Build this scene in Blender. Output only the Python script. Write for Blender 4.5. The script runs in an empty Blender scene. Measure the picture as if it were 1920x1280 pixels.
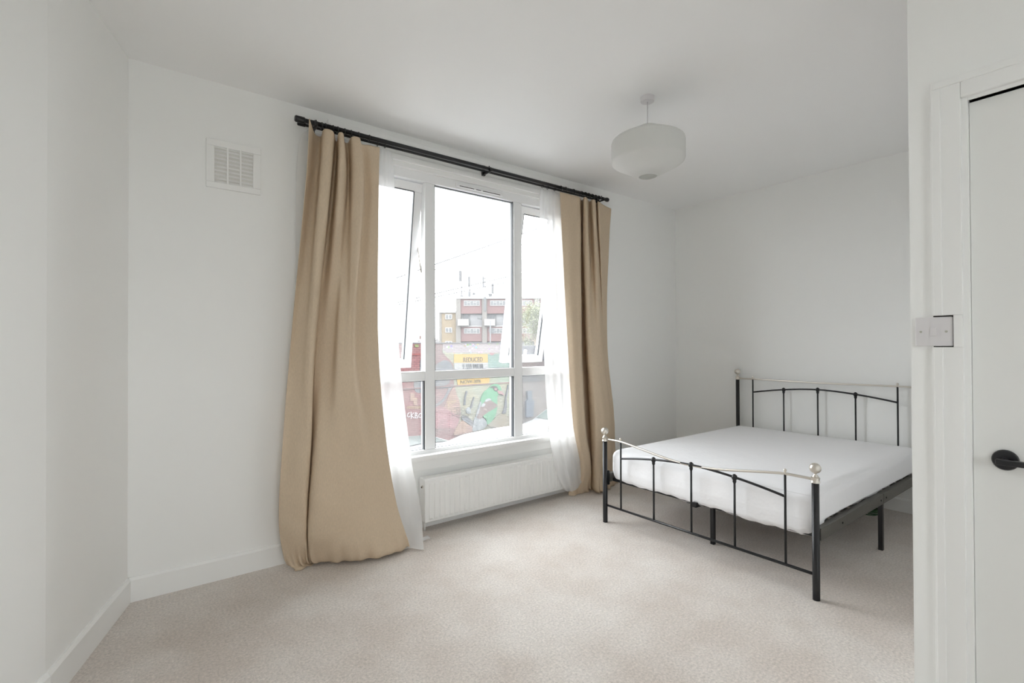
import bpy, bmesh, math, random
import numpy as np
from mathutils import Vector, Matrix

random.seed(7)
scene = bpy.context.scene
COL = scene.collection

# ------------------------------------------------------------------ camera
F_PX = 925.2
EYE = 1.25
_p, _r, _yx = math.radians(0.478), math.radians(0.245), math.radians(52.45)
_Rr = np.array([[math.cos(_r), -math.sin(_r), 0], [math.sin(_r), math.cos(_r), 0], [0, 0, 1]])
_Rp = np.array([[1, 0, 0], [0, math.cos(_p), -math.sin(_p)], [0, math.sin(_p), math.cos(_p)]])
_fw = np.array([math.cos(_yx), math.sin(_yx), 0.0])
_rt = np.array([_fw[1], -_fw[0], 0.0])
CW = np.stack([_rt, np.array([0, 0, -1.0]), _fw], 1) @ (_Rp @ _Rr)
EYE_P = np.array([0, 0, EYE])

cam_data = bpy.data.cameras.new('camera')
cam_data.sensor_width = 36.0
cam_data.lens = F_PX / 1920.0 * 36.0
cam_data.clip_end = 600
cam = bpy.data.objects.new('camera', cam_data)
COL.objects.link(cam)
_m = Matrix.Identity(4)
for i in range(3):
    _m[i][0], _m[i][1], _m[i][2] = CW[i, 0], -CW[i, 1], -CW[i, 2]
_m[2][3] = EYE
cam.matrix_world = _m
scene.camera = cam

# ------------------------------------------------------------------ sky, daylight, exposure
world = bpy.data.worlds.new('overcast_sky')
scene.world = world
world.use_nodes = True
_bg = world.node_tree.nodes['Background']
_bg.inputs['Color'].default_value = (0.955, 0.972, 1.008, 1)
_bg.inputs['Strength'].default_value = 6.6

def portal(name, loc, sx, sy, rot):
    d = bpy.data.lights.new(name, 'AREA')
    d.shape = 'RECTANGLE'
    d.size, d.size_y = sx, sy
    d.cycles.is_portal = True
    o = bpy.data.objects.new(name, d)
    o.location = loc
    o.rotation_euler = rot
    COL.objects.link(o)
portal('daylight_portal_street', (2.03, 3.42, 1.45), 2.0, 1.95, (math.radians(-90), 0, 0))
portal('daylight_portal_back', (0.0, -2.06, 1.6), 1.25, 1.45, (math.radians(90), 0, 0))  # guides sampling at the added fill window

scene.view_settings.view_transform = 'Standard'
scene.view_settings.look = 'None'
scene.view_settings.gamma = 1.0
scene.view_settings.use_curve_mapping = False
scene.view_settings.exposure = 0.88
scene.cycles.max_bounces = 10
scene.cycles.diffuse_bounces = 9
scene.cycles.transparent_max_bounces = 16
scene.cycles.adaptive_threshold = 0.02
scene.cycles.caustics_reflective = False
scene.cycles.caustics_refractive = False

# ------------------------------------------------------------------ helpers
def ray(px, py):
    return CW @ np.array([px - 960.0, py - 640.0, F_PX])
def at(px, py, Y):
    """point on the plane y = Y seen at that pixel of the photograph"""
    d = ray(px, py)
    return EYE_P + d * (Y / d[1])
def x_at(px, Y, z):
    """X of the point with this Y and z that lies in pixel column px"""
    a = CW[:, 0] * F_PX - CW[:, 2] * (px - 960.0)
    return -(a[1] * Y + a[2] * (z - EYE)) / a[0]

ORIGIN = {}
def tag(o, label=None, category=None, group=None, kind=None):
    if label: o['label'] = label
    if category: o['category'] = category
    if group: o['group'] = group
    if kind: o['kind'] = kind
    return o

def empty(name, loc, label=None, category=None, group=None, kind=None):
    o = bpy.data.objects.new(name, None)
    o.empty_display_size = 0.1
    o.location = loc
    COL.objects.link(o)
    ORIGIN[o.name] = Vector(loc)
    return tag(o, label, category, group, kind)

def link(name, data, parent=None, loc=(0, 0, 0)):
    """loc is in world space; parents are never rotated or scaled"""
    o = bpy.data.objects.new(name, data)
    COL.objects.link(o)
    if parent is not None:
        o.parent = parent
        o.location = Vector(loc) - ORIGIN[parent.name]
    else:
        o.location = loc
    ORIGIN[o.name] = Vector(loc)
    return o

def meshdata(name, verts, faces, mat, smooth=False):
    me = bpy.data.meshes.new(name)
    me.from_pydata([tuple(map(float, v)) for v in verts], [], faces)
    me.validate()
    if mat: me.materials.append(mat)
    if smooth:
        me.polygons.foreach_set('use_smooth', [True] * len(me.polygons))
    return me

def from_bm(name, bm, mat, smooth=False):
    bmesh.ops.recalc_face_normals(bm, faces=bm.faces[:])
    me = bpy.data.meshes.new(name)
    bm.to_mesh(me); bm.free()
    if mat: me.materials.append(mat)
    if smooth:
        me.polygons.foreach_set('use_smooth', [True] * len(me.polygons))
    return me

def bm_box(bm, x0, x1, y0, y1, z0, z1, bevel=0.0, seg=2):
    vs = [bm.verts.new(p) for p in ((x0, y0, z0), (x1, y0, z0), (x1, y1, z0), (x0, y1, z0),
                                   (x0, y0, z1), (x1, y0, z1), (x1, y1, z1), (x0, y1, z1))]
    fs = [bm.faces.new([vs[i] for i in f]) for f in
          ((0, 3, 2, 1), (4, 5, 6, 7), (0, 1, 5, 4), (1, 2, 6, 5), (2, 3, 7, 6), (3, 0, 4, 7))]
    if bevel > 0:
        es = list({e for f in fs for e in f.edges})
        bmesh.ops.bevel(bm, geom=es, offset=bevel, segments=seg, affect='EDGES', profile=0.6)

def boxes(name, lst, mat, parent=None, bevel=0.0, loc=None, smooth=False):
    """one mesh of boxes given in world coordinates"""
    bm = bmesh.new()
    for b in lst: bm_box(bm, *b, bevel=bevel)
    if loc is None:
        loc = ORIGIN[parent.name] if parent is not None else Vector(((lst[0][0] + lst[0][1]) / 2, (lst[0][2] + lst[0][3]) / 2, lst[0][4]))
    bmesh.ops.translate(bm, verts=bm.verts[:], vec=-Vector(loc))
    return link(name, from_bm(name, bm, mat, smooth), parent, loc)

def box(name, b, mat, parent=None, bevel=0.0):
    return boxes(name, [b], mat, parent, bevel)

def bm_tube(bm, pts, r, n=10, cap=True, up=None):
    pts = [Vector(p) for p in pts]
    rr = r if isinstance(r, (list, tuple)) else [r] * len(pts)
    rings = []
    t0 = (pts[1] - pts[0]).normalized()
    u = Vector(up) if up else (Vector((0, 0, 1)) if abs(t0.z) < 0.9 else Vector((1, 0, 0)))
    for i, p in enumerate(pts):
        t = (pts[min(i + 1, len(pts) - 1)] - pts[max(i - 1, 0)])
        t = t.normalized() if t.length > 1e-9 else t0
        s = t.cross(u)
        if s.length < 1e-6: s = t.orthogonal()
        s.normalize(); w = s.cross(t).normalized(); u = w
        rings.append([bm.verts.new(p + (s * math.cos(a) + w * math.sin(a)) * rr[i])
                      for a in [2 * math.pi * k / n for k in range(n)]])
    for a, b in zip(rings, rings[1:]):
        for k in range(n):
            bm.faces.new([a[k], a[(k + 1) % n], b[(k + 1) % n], b[k]])
    if cap:
        bm.faces.new(rings[0][::-1]); bm.faces.new(rings[-1])

def tube(name, pts, r, mat, parent=None, n=12, loc=None):
    bm = bmesh.new()
    bm_tube(bm, pts, r, n)
    if loc is None: loc = ORIGIN[parent.name] if parent is not None else Vector(pts[0])
    bmesh.ops.translate(bm, verts=bm.verts[:], vec=-Vector(loc))
    return link(name, from_bm(name, bm, mat, True), parent, loc)

def bm_lathe(bm, prof, c, axis='z', n=28):
    """prof: (radius, height) pairs"""
    rings = []
    for r, h in prof:
        ring = []
        for k in range(n):
            a = 2 * math.pi * k / n
            q = (r * math.cos(a), r * math.sin(a), h)
            if axis == 'x': q = (q[2], q[0], q[1])
            if axis == 'y': q = (q[0], q[2], q[1])
            ring.append(bm.verts.new((c[0] + q[0], c[1] + q[1], c[2] + q[2])))
        rings.append(ring)
    for a, b in zip(rings, rings[1:]):
        for k in range(n):
            bm.faces.new([a[k], a[(k + 1) % n], b[(k + 1) % n], b[k]])
    return rings

def lathe(name, prof, c, mat, parent=None, axis='z', n=28, cap=True, smooth=True, loc=None):
    bm = bmesh.new()
    rings = bm_lathe(bm, prof, c, axis, n)
    if cap:
        for ring, rev in ((rings[0], True), (rings[-1], False)):
            bm.faces.new(ring[::-1] if rev else ring)
    if loc is None: loc = ORIGIN[parent.name] if parent is not None else Vector(c)
    bmesh.ops.translate(bm, verts=bm.verts[:], vec=-Vector(loc))
    o = link(name, from_bm(name, bm, mat, smooth), parent, loc)
    if smooth:
        o.data.set_sharp_from_angle(angle=math.radians(42))
    return o

def prism(name, poly, y0, y1, mat, parent=None):
    """(x, z) outline extruded from y0 to y1"""
    n = len(poly)
    v = [(x, y0, z) for x, z in poly] + [(x, y1, z) for x, z in poly]
    f = [list(range(n)), list(range(2 * n - 1, n - 1, -1))]
    f += [[i, i + n, (i + 1) % n + n, (i + 1) % n] for i in range(n)]
    loc = ORIGIN[parent.name] if parent is not None else Vector(v[0])
    bm = bmesh.new()
    vs = [bm.verts.new(Vector(p) - Vector(loc)) for p in v]
    for q in f: bm.faces.new([vs[i] for i in q])
    return link(name, from_bm(name, bm, mat), parent, loc)

# ------------------------------------------------------------------ materials
def new_mat(name):
    m = bpy.data.materials.new(name)
    m.use_nodes = True
    nt = m.node_tree
    return m, nt, nt.nodes['Principled BSDF']

def mat(name, color, rough=0.5, metal=0.0, spec=0.5, noise=0.0, nscale=20.0, bump=0.0, bscale=60.0, bdist=0.002):
    m, nt, b = new_mat(name)
    b.inputs['Base Color'].default_value = (*color, 1)
    b.inputs['Roughness'].default_value = rough
    b.inputs['Metallic'].default_value = metal
    b.inputs['Specular IOR Level'].default_value = spec
    tc = nt.nodes.new('ShaderNodeTexCoord')
    if noise > 0:
        n = nt.nodes.new('ShaderNodeTexNoise')
        n.inputs['Scale'].default_value = nscale
        n.inputs['Detail'].default_value = 4
        r = nt.nodes.new('ShaderNodeMapRange')
        r.inputs['To Min'].default_value = 1 - noise
        r.inputs['To Max'].default_value = 1 + noise
        mx = nt.nodes.new('ShaderNodeMix'); mx.data_type = 'RGBA'; mx.blend_type = 'MULTIPLY'
        mx.inputs[0].default_value = 1
        mx.inputs[6].default_value = (*color, 1)
        nt.links.new(tc.outputs['Object'], n.inputs['Vector'])
        nt.links.new(n.outputs['Fac'], r.inputs['Value'])
        nt.links.new(r.outputs[0], mx.inputs[7])
        nt.links.new(mx.outputs[2], b.inputs['Base Color'])
    if bump > 0:
        n = nt.nodes.new('ShaderNodeTexNoise')
        n.inputs['Scale'].default_value = bscale
        n.inputs['Detail'].default_value = 3
        bp = nt.nodes.new('ShaderNodeBump')
        bp.inputs['Strength'].default_value = bump
        bp.inputs['Distance'].default_value = bdist
        nt.links.new(tc.outputs['Object'], n.inputs['Vector'])
        nt.links.new(n.outputs['Fac'], bp.inputs['Height'])
        nt.links.new(bp.outputs[0], b.inputs['Normal'])
    return m

M_WALL = mat('wall_paint', (0.895, 0.898, 0.885), 0.62, spec=0.3)
M_CEIL = mat('ceiling_paint', (0.905, 0.905, 0.902), 0.7, spec=0.25)
M_TRIM = mat('gloss_trim_paint', (0.885, 0.887, 0.875), 0.36)
M_DOOR = mat('door_paint', (0.845, 0.848, 0.83), 0.42)
M_UPVC = mat('white_upvc', (0.89, 0.895, 0.90), 0.3)
M_SEAL = mat('black_glazing_seal', (0.03, 0.035, 0.04), 0.5)
M_RAD = mat('radiator_enamel', (0.885, 0.885, 0.87), 0.38)
M_BLACK = mat('black_metal', (0.008, 0.008, 0.010), 0.32)
M_RAILM = mat('dark_bed_rail_metal', (0.085, 0.08, 0.07), 0.42, noise=0.15, nscale=40)
M_NICKEL = mat('brushed_nickel', (0.72, 0.68, 0.62), 0.3, metal=1.0)
M_PLASTIC = mat('white_plastic', (0.72, 0.70, 0.71), 0.35)
M_VENT = mat('vent_plastic', (0.875, 0.875, 0.86), 0.5)
M_DARK = mat('dark_gap', (0.03, 0.026, 0.024), 0.8)
M_BRASS = mat('brass_latch', (0.45, 0.25, 0.16), 0.35, metal=0.8)
M_SCREW = mat('screw_head', (0.45, 0.44, 0.38), 0.4, metal=0.6)
M_CABLE = mat('dark_green_cable', (0.012, 0.06, 0.015), 0.4)

def carpet_material():
    m, nt, b = new_mat('beige_carpet')
    b.inputs['Roughness'].default_value = 0.95
    b.inputs['Specular IOR Level'].default_value = 0.1
    b.inputs['Sheen Weight'].default_value = 0.25
    b.inputs['Sheen Roughness'].default_value = 0.6
    tc = nt.nodes.new('ShaderNodeTexCoord')
    def noise(scale, detail, rough=0.6):
        n = nt.nodes.new('ShaderNodeTexNoise')
        n.inputs['Scale'].default_value = scale
        n.inputs['Detail'].default_value = detail
        n.inputs['Roughness'].default_value = rough
        nt.links.new(tc.outputs['Object'], n.inputs['Vector'])
        return n
    big, fine, tuft = noise(2.2, 5), noise(95, 4, 0.75), noise(260, 2)
    ramp = nt.nodes.new('ShaderNodeValToRGB')
    ramp.color_ramp.elements[0].position = 0.36
    ramp.color_ramp.elements[0].color = (0.635, 0.562, 0.505, 1)
    ramp.color_ramp.elements[1].position = 0.64
    ramp.color_ramp.elements[1].color = (0.75, 0.697, 0.65, 1)
    nt.links.new(big.outputs['Fac'], ramp.inputs[0])
    mr = nt.nodes.new('ShaderNodeMapRange')
    mr.inputs['From Min'].default_value = 0.3
    mr.inputs['From Max'].default_value = 0.7
    mr.inputs['To Min'].default_value = 0.70
    mr.inputs['To Max'].default_value = 1.20
    nt.links.new(fine.outputs['Fac'], mr.inputs['Value'])
    mx = nt.nodes.new('ShaderNodeMix'); mx.data_type = 'RGBA'; mx.blend_type = 'MULTIPLY'
    mx.inputs[0].default_value = 1
    nt.links.new(ramp.outputs[0], mx.inputs[6])
    nt.links.new(mr.outputs[0], mx.inputs[7])
    nt.links.new(mx.outputs[2], b.inputs['Base Color'])
    bp = nt.nodes.new('ShaderNodeBump')
    bp.inputs['Strength'].default_value = 0.6
    bp.inputs['Distance'].default_value = 0.006
    nt.links.new(tuft.outputs['Fac'], bp.inputs['Height'])
    nt.links.new(bp.outputs[0], b.inputs['Normal'])
    return m
M_CARPET = carpet_material()

def cloth_material(name, color, weave=900.0, translucent=0.0, rough=0.85):
    m, nt, b = new_mat(name)
    b.inputs['Roughness'].default_value = rough
    b.inputs['Specular IOR Level'].default_value = 0.15
    tc = nt.nodes.new('ShaderNodeTexCoord')
    mp = nt.nodes.new('ShaderNodeMapping')
    mp.inputs['Scale'].default_value = (1, 1, 0.25)
    n = nt.nodes.new('ShaderNodeTexNoise')
    n.inputs['Scale'].default_value = weave / 4
    n.inputs['Detail'].default_value = 4
    nt.links.new(tc.outputs['Object'], mp.inputs[0])
    nt.links.new(mp.outputs[0], n.inputs['Vector'])
    r = nt.nodes.new('ShaderNodeMapRange')
    r.inputs['To Min'].default_value = 0.86
    r.inputs['To Max'].default_value = 1.12
    nt.links.new(n.outputs['Fac'], r.inputs['Value'])
    mx = nt.nodes.new('ShaderNodeMix'); mx.data_type = 'RGBA'; mx.blend_type = 'MULTIPLY'
    mx.inputs[0].default_value = 1
    mx.inputs[6].default_value = (*color, 1)
    nt.links.new(r.outputs[0], mx.inputs[7])
    nt.links.new(mx.outputs[2], b.inputs['Base Color'])
    bp = nt.nodes.new('ShaderNodeBump')
    bp.inputs['Strength'].default_value = 0.12
    bp.inputs['Distance'].default_value = 0.001
    nt.links.new(n.outputs['Fac'], bp.inputs['Height'])
    nt.links.new(bp.outputs[0], b.inputs['Normal'])
    if translucent > 0:
        t = nt.nodes.new('ShaderNodeBsdfTranslucent')
        t.inputs['Color'].default_value = (*color, 1)
        ms = nt.nodes.new('ShaderNodeMixShader')
        ms.inputs[0].default_value = translucent
        nt.links.new(b.outputs[0], ms.inputs[1])
        nt.links.new(t.outputs[0], ms.inputs[2])
        nt.links.new(ms.outputs[0], nt.nodes['Material Output'].inputs['Surface'])
    return m
M_CURTAIN = cloth_material('beige_curtain_cloth', (0.655, 0.53, 0.39), 900, translucent=0.06)

def sheer_material():
    m, nt, b = new_mat('white_sheer_voile')
    nt.nodes.remove(b)
    d = nt.nodes.new('ShaderNodeBsdfDiffuse'); d.inputs['Color'].default_value = (0.9, 0.9, 0.9, 1)
    t = nt.nodes.new('ShaderNodeBsdfTranslucent'); t.inputs['Color'].default_value = (0.9, 0.9, 0.9, 1)
    tr = nt.nodes.new('ShaderNodeBsdfTransparent')
    a = nt.nodes.new('ShaderNodeMixShader'); a.inputs[0].default_value = 0.45
    c = nt.nodes.new('ShaderNodeMixShader'); c.inputs[0].default_value = 0.28
    nt.links.new(d.outputs[0], a.inputs[1]); nt.links.new(t.outputs[0], a.inputs[2])
    nt.links.new(a.outputs[0], c.inputs[1]); nt.links.new(tr.outputs[0], c.inputs[2])
    nt.links.new(c.outputs[0], nt.nodes['Material Output'].inputs['Surface'])
    return m
M_SHEER = sheer_material()

def glass_material(name, tint=(0.97, 0.985, 0.98), refl=0.05, veil=0.0):
    m, nt, b = new_mat(name)
    nt.nodes.remove(b)
    tr = nt.nodes.new('ShaderNodeBsdfTransparent'); tr.inputs['Color'].default_value = (*tint, 1)
    g = nt.nodes.new('ShaderNodeBsdfGlossy'); g.inputs['Roughness'].default_value = 0.02
    ms = nt.nodes.new('ShaderNodeMixShader'); ms.inputs[0].default_value = refl
    nt.links.new(tr.outputs[0], ms.inputs[1]); nt.links.new(g.outputs[0], ms.inputs[2])
    out = ms
    if veil > 0:                                   # thin film mixed in to imitate the glare over the bright view
        t = nt.nodes.new('ShaderNodeBsdfTranslucent'); t.inputs['Color'].default_value = (0.95, 0.95, 0.95, 1)
        fm = nt.nodes.new('ShaderNodeMixShader'); fm.inputs[0].default_value = veil
        nt.links.new(ms.outputs[0], fm.inputs[1]); nt.links.new(t.outputs[0], fm.inputs[2])
        out = fm
    nt.links.new(out.outputs[0], nt.nodes['Material Output'].inputs['Surface'])
    return m
M_GLASS = glass_material('window_glass', veil=0.022)
M_GLASS2 = glass_material('clean_window_glass')

# ------------------------------------------------------------------ the room shell
H = 2.68
YW, XR, XD, YA = 3.08, 4.555, 1.94, 0.466
WX0, WX1, WZ0, WZ1 = 1.06, 3.0, 0.47, 2.47          # opening in the window wall
P0 = Vector((-0.018, YW)); P1 = Vector((-0.239, 2.36)); P2 = Vector((-2.50, -1.90))
YB = -1.90

o = box('floor', (-3.3, 4.85, -2.9, 3.4, -0.2, 0.0), M_CARPET); tag(o, 'beige cut pile carpet covering the whole bedroom floor', 'floor', kind='structure')
o = box('ceiling', (-3.3, 4.85, -2.9, 3.4, H, H + 0.25), M_CEIL); tag(o, 'plain white painted ceiling above the pendant lamp', 'ceiling', kind='structure')
o = boxes('wall_window', [(-0.5, WX0, YW, 3.16, 0, H), (WX1, 4.85, YW, 3.16, 0, H),
                          (WX0, WX1, YW, 3.16, 0, WZ0), (WX0, WX1, YW, 3.16, WZ1, H)], M_WALL)
tag(o, 'white wall with the wide window and air vent', 'wall', kind='structure')

o = boxes('wall_outer_leaf', [(-0.5, WX0 - 0.01, 3.16, 3.38, -2.6, 5.5), (WX1 + 0.01, 4.85, 3.16, 3.38, -2.6, 5.5),
                              (WX0 - 0.01, WX1 + 0.01, 3.16, 3.38, -2.6, WZ0 - 0.01), (WX0 - 0.01, WX1 + 0.01, 3.16, 3.38, WZ1 + 0.01, 5.5)],
          mat('bounce_cut_facade', (0.07, 0.055, 0.047), 0.9, noise=0.2, nscale=8))  # unseen outer leaf, made dark to cut light bounced onto the sashes
tag(o, 'unseen outer face around the street window, dark to cut bounced light', 'wall', kind='structure')
def wall_strip(name, a, b, t, z0, z1, m, label, ext_a=0.0, ext_b=0.0, kind='structure', cat='wall'):
    """upright slab from a to b; t > 0 puts its thickness on the right hand side going a -> b"""
    a, b = Vector(a), Vector(b)
    d = (b - a).normalized(); n = Vector((d.y, -d.x))
    a2, b2 = a - d * ext_a, b + d * ext_b
    q = [a2, b2, b2 + n * t, a2 + n * t]
    v = [(p.x, p.y, z0) for p in q] + [(p.x, p.y, z1) for p in q]
    f = [(0, 1, 2, 3), (7, 6, 5, 4), (0, 4, 5, 1), (1, 5, 6, 2), (2, 6, 7, 3), (3, 7, 4, 0)]
    bm = bmesh.new()
    vs = [bm.verts.new(p) for p in v]
    for k in f: bm.faces.new([vs[i] for i in k])
    o = link(name, from_bm(name, bm, m))
    return tag(o, label, cat, kind=kind)
wall_strip('wall_left', P0, P1, 0.3, 0, H, M_WALL, 'short white wall left of the air vent corner', 0.3, 0.0)
def strip_boxes(name, a, b, pieces, m, parent=None):
    """slabs along the line a -> b: (s0, s1, n0, n1, z0, z1), n measured away from the room"""
    a, b = Vector(a), Vector(b)
    d = (b - a).normalized(); n = Vector((d.y, -d.x))
    bm = bmesh.new()
    for s0, s1, n0, n1, z0, z1 in pieces:
        q = [a + d * s0 + n * n0, a + d * s1 + n * n0, a + d * s1 + n * n1, a + d * s0 + n * n1]
        vs = [bm.verts.new((p.x, p.y, z)) for z in (z0, z1) for p in q]
        for k in ((0, 1, 2, 3), (7, 6, 5, 4), (0, 4, 5, 1), (1, 5, 6, 2), (2, 6, 7, 3), (3, 7, 4, 0)): bm.faces.new([vs[i] for i in k])
    org = ORIGIN[parent.name] if parent is not None else Vector((0, 0, 0))
    bmesh.ops.translate(bm, verts=bm.verts[:], vec=-org)
    return link(name, from_bm(name, bm, m), parent, org)
o = strip_boxes('wall_left_return', P1, P2, [(0, 5.1, 0, 0.3, 0, H)], M_WALL)
tag(o, 'white wall face at the far left edge of the picture', 'wall', kind='structure')
o = box('wall_right', (XR, 4.85, 0.2, YW, 0, H), M_WALL); tag(o, 'white wall behind the bed headboard', 'wall', kind='structure')
o = box('wall_alcove', (XD + 0.12, XR, 0.2, YA, 0, H), M_WALL); tag(o, 'white partition wall beside the bed, behind the light switch', 'wall', kind='structure')
DY0, DY1, DZ = -0.435, 0.330, 1.962               # door opening
o = boxes('wall_door', [(XD, XD + 0.12, DY1, YA, 0, H), (XD, XD + 0.12, YB, DY0, 0, H), (XD, XD + 0.12, DY0, DY1, DZ, H)], M_WALL)
tag(o, 'white wall holding the light switch and the door', 'wall', kind='structure')
BX0, BX1, BZ0, BZ1 = -0.53, 0.53, 0.9, 2.3
o = boxes('wall_back', [(-3.3, BX0, YB - 0.25, YB, 0, H), (BX1, 2.2, YB - 0.25, YB, 0, H), (BX0, BX1, YB - 0.25, YB, 0, BZ0), (BX0, BX1, YB - 0.25, YB, BZ1, H)], M_WALL)
tag(o, 'white wall behind the camera', 'wall', kind='structure')
o = box('wall_landing', (XD + 0.9, XD + 1.0, YB - 0.25, 0.2, 0, H), M_WALL); tag(o, 'landing wall beyond the closed door', 'wall', kind='structure')

# window added behind the camera to fill the room with light
w2 = empty('window_fill', (0.0, YB - 0.1, BZ0), 'white framed window added behind the camera for fill light', 'window', kind='structure')
y_a, y_b, fw_ = YB - 0.14, YB - 0.07, 0.06
boxes('window_frame', [(BX0, BX1, y_a, y_b, BZ0, BZ0 + fw_), (BX0, BX1, y_a, y_b, BZ1 - fw_, BZ1), (BX0, BX0 + fw_, y_a, y_b, BZ0 + fw_, BZ1 - fw_),
                       (BX1 - fw_, BX1, y_a, y_b, BZ0 + fw_, BZ1 - fw_), (-0.03, 0.03, y_a, y_b, BZ0 + fw_, BZ1 - fw_)], M_UPVC, w2)
box('pane', (BX0 + fw_, -0.03, YB - 0.11, YB - 0.1, BZ0 + fw_, BZ1 - fw_), M_GLASS2, w2)
box('pane', (0.03, BX1 - fw_, YB - 0.11, YB - 0.1, BZ0 + fw_, BZ1 - fw_), M_GLASS2, w2)

# skirting boards
def baseboard(name, a, b, label, ext_a=0.0, ext_b=0.0, h=0.118, t=0.016):
    a, b = Vector(a), Vector(b)
    d = (b - a).normalized(); n = Vector((-d.y, d.x))          # into the room
    a2, b2 = a - d * ext_a, b + d * ext_b
    prof = [(0, 0), (t, 0), (t, h - 0.012), (t * 0.45, h), (0, h)]
    bm = bmesh.new()
    r = []
    for p in (a2, b2):
        r.append([bm.verts.new((p.x + n.x * u, p.y + n.y * u, z)) for u, z in prof])
    k = len(prof)
    for i in range(k):
        bm.faces.new([r[0][i], r[0][(i + 1) % k], r[1][(i + 1) % k], r[1][i]])
    bm.faces.new(r[0]); bm.faces.new(r[1][::-1])
    o = link(name, from_bm(name, bm, M_TRIM))
    return tag(o, label, 'baseboard', kind='structure')
baseboard('baseboard_window', (1.50, YW), P0, 'white skirting board under the air vent')
baseboard('baseboard_window_right', (XR, YW), (2.95, YW), 'white skirting board below the window wall beside the bed')
baseboard('baseboard_left', P0, P1, 'white skirting board on the short left wall')
baseboard('baseboard_left_return', P1, P2, 'white skirting board at the far left edge')
baseboard('baseboard_right', (XR, YA), (XR, YW), 'white skirting board behind the bed', h=0.10)
baseboard('baseboard_alcove', (XD, YA), (XR, YA), 'white skirting board on the partition beside the bed', h=0.10)

# ------------------------------------------------------------------ the street window
win = empty('window_1', (2.03, 3.12, WZ0), 'white plastic window of three lights with both top side sashes tilted open', 'window', kind='structure')
FY0, FY1 = 3.085, 3.155
FX0, FX1 = WX0, WX1
ML0, ML1, MR0, MR1 = 1.612, 1.690, 2.395, 2.478
FZ0, FZ1 = 0.485, 2.465
PB, PT = 0.530, 2.392            # glass bottom / top
TR0, TR1 = 1.008, 1.075          # transom
def frame_bar(name, b, lab=None):
    o = box(name, b, M_UPVC, win, 0.006)
    return o
frame_bar('frame_head', (FX0, FX1, FY0, FY1, PT, FZ1))
frame_bar('frame_bottom', (FX0, FX1, FY0, FY1, FZ0, PB))
frame_bar('frame_jamb', (FX0, FX0 + 0.07, FY0 + 0.001, FY1 - 0.001, PB, PT))
frame_bar('frame_jamb', (FX1 - 0.07, FX1, FY0 + 0.001, FY1 - 0.001, PB, PT))
frame_bar('mullion', (ML0, ML1, FY0 + 0.002, FY1 - 0.002, PB, PT))
frame_bar('mullion', (MR0, MR1, FY0 + 0.002, FY1 - 0.002, PB, PT))
for a, b in ((FX0 + 0.07, ML0), (ML1, MR0), (MR1, FX1 - 0.07)):
    frame_bar('transom', (a, b, FY0 + 0.003, FY1 - 0.003, TR0, TR1))
def glazed(x0, x1, z0, z1):
    box('pane', (x0, x1, 3.120, 3.132, z0, z1), M_GLASS, win)
    s = 0.006
    boxes('glazing_seal', [(x0, x0 + s, 3.095, 3.12, z0, z1), (x1 - s, x1, 3.095, 3.12, z0, z1),
                           (x0, x1, 3.108, 3.12, z1 - 0.004, z1), (x0, x1, 3.112, 3.12, z0, z0 + 0.003)], M_SEAL, win)
glazed(ML1, MR0, TR1, PT)
glazed(ML1, MR0, PB, TR0)
glazed(FX0 + 0.07, ML0, PB, TR0)
glazed(MR1, FX1 - 0.07, PB, TR0)

def sash(x0, x1, ang, handle_x):
    zt, zb = PT - 0.004, TR1 + 0.006
    s = empty('tilting_sash', (x0, 3.135, zt)); s.parent = win
    s.location = Vector((x0, 3.135, zt)) - ORIGIN[win.name]
    ORIGIN[s.name] = Vector((x0, 3.135, zt))
    w, t = 0.062, 0.045
    y0, y1 = 3.120, 3.120 + t
    boxes('sash_frame', [(x0, x1, y0, y1, zt - w, zt), (x0, x1, y0, y1, zb, zb + w),
                         (x0, x0 + w, y0, y1, zb + w, zt - w), (x1 - w, x1, y0, y1, zb + w, zt - w)], M_UPVC, s, 0.004)
    boxes('sash_seal', [(x0 + 0.004, x1 - 0.004, y1, y1 + 0.008, zt - 0.01, zt - 0.002), (x0 + 0.003, x0 + 0.012, y1, y1 + 0.008, zb, zt),
                        (x1 - 0.012, x1 - 0.003, y1, y1 + 0.008, zb, zt), (x0 + w - 0.005, x0 + w + 0.001, y0 - 0.001, y0 + 0.012, zb + w, zt - w), (x1 - w - 0.001, x1 - w + 0.005, y0 - 0.001, y0 + 0.012, zb + w, zt - w), (x0 + w, x1 - w, y0 - 0.001, y0 + 0.012, zt - w - 0.001, zt - w + 0.004),
                        (x0 - 0.0015, x0 + 0.001, y0 + 0.006, y0 + 0.010, zb, zt), (x1 - 0.001, x1 + 0.0015, y0 + 0.006, y0 + 0.010, zb, zt),
                        (x0 - 0.0015, x0 + 0.001, y0 + 0.030, y0 + 0.035, zb, zt), (x1 - 0.001, x1 + 0.0015, y0 + 0.030, y0 + 0.035, zb, zt),
                        (x0 + 0.004, x1 - 0.004, y0 + 0.010, y0 + 0.016, zb - 0.0015, zb + 0.001)], M_SEAL, s)
    box('pane', (x0 + w, x1 - w, y0 + 0.018, y0 + 0.028, zb + w, zt - w), M_GLASS, s)
    boxes('sash_handle', [(handle_x - 0.055, handle_x + 0.055, y0 - 0.012, y0, zb + 0.018, zb + 0.046),
                          (handle_x - 0.010, handle_x + 0.010, y0 - 0.035, y0 - 0.012, zb + 0.02, zb + 0.12)], M_UPVC, s, 0.004)
    s.rotation_euler.x = math.radians(ang)
    # friction stay between sash and frame
    for xs in (x0 + 0.004, x1 - 0.004):
        L = 0.33
        a = Vector((xs, 3.14, zt - 0.62))
        b = Vector((xs, 3.135 + math.sin(math.radians(ang)) * L + 0.03, zt - L))
        tube('friction_stay', [a, b], 0.005, M_NICKEL, win, 6)
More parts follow.
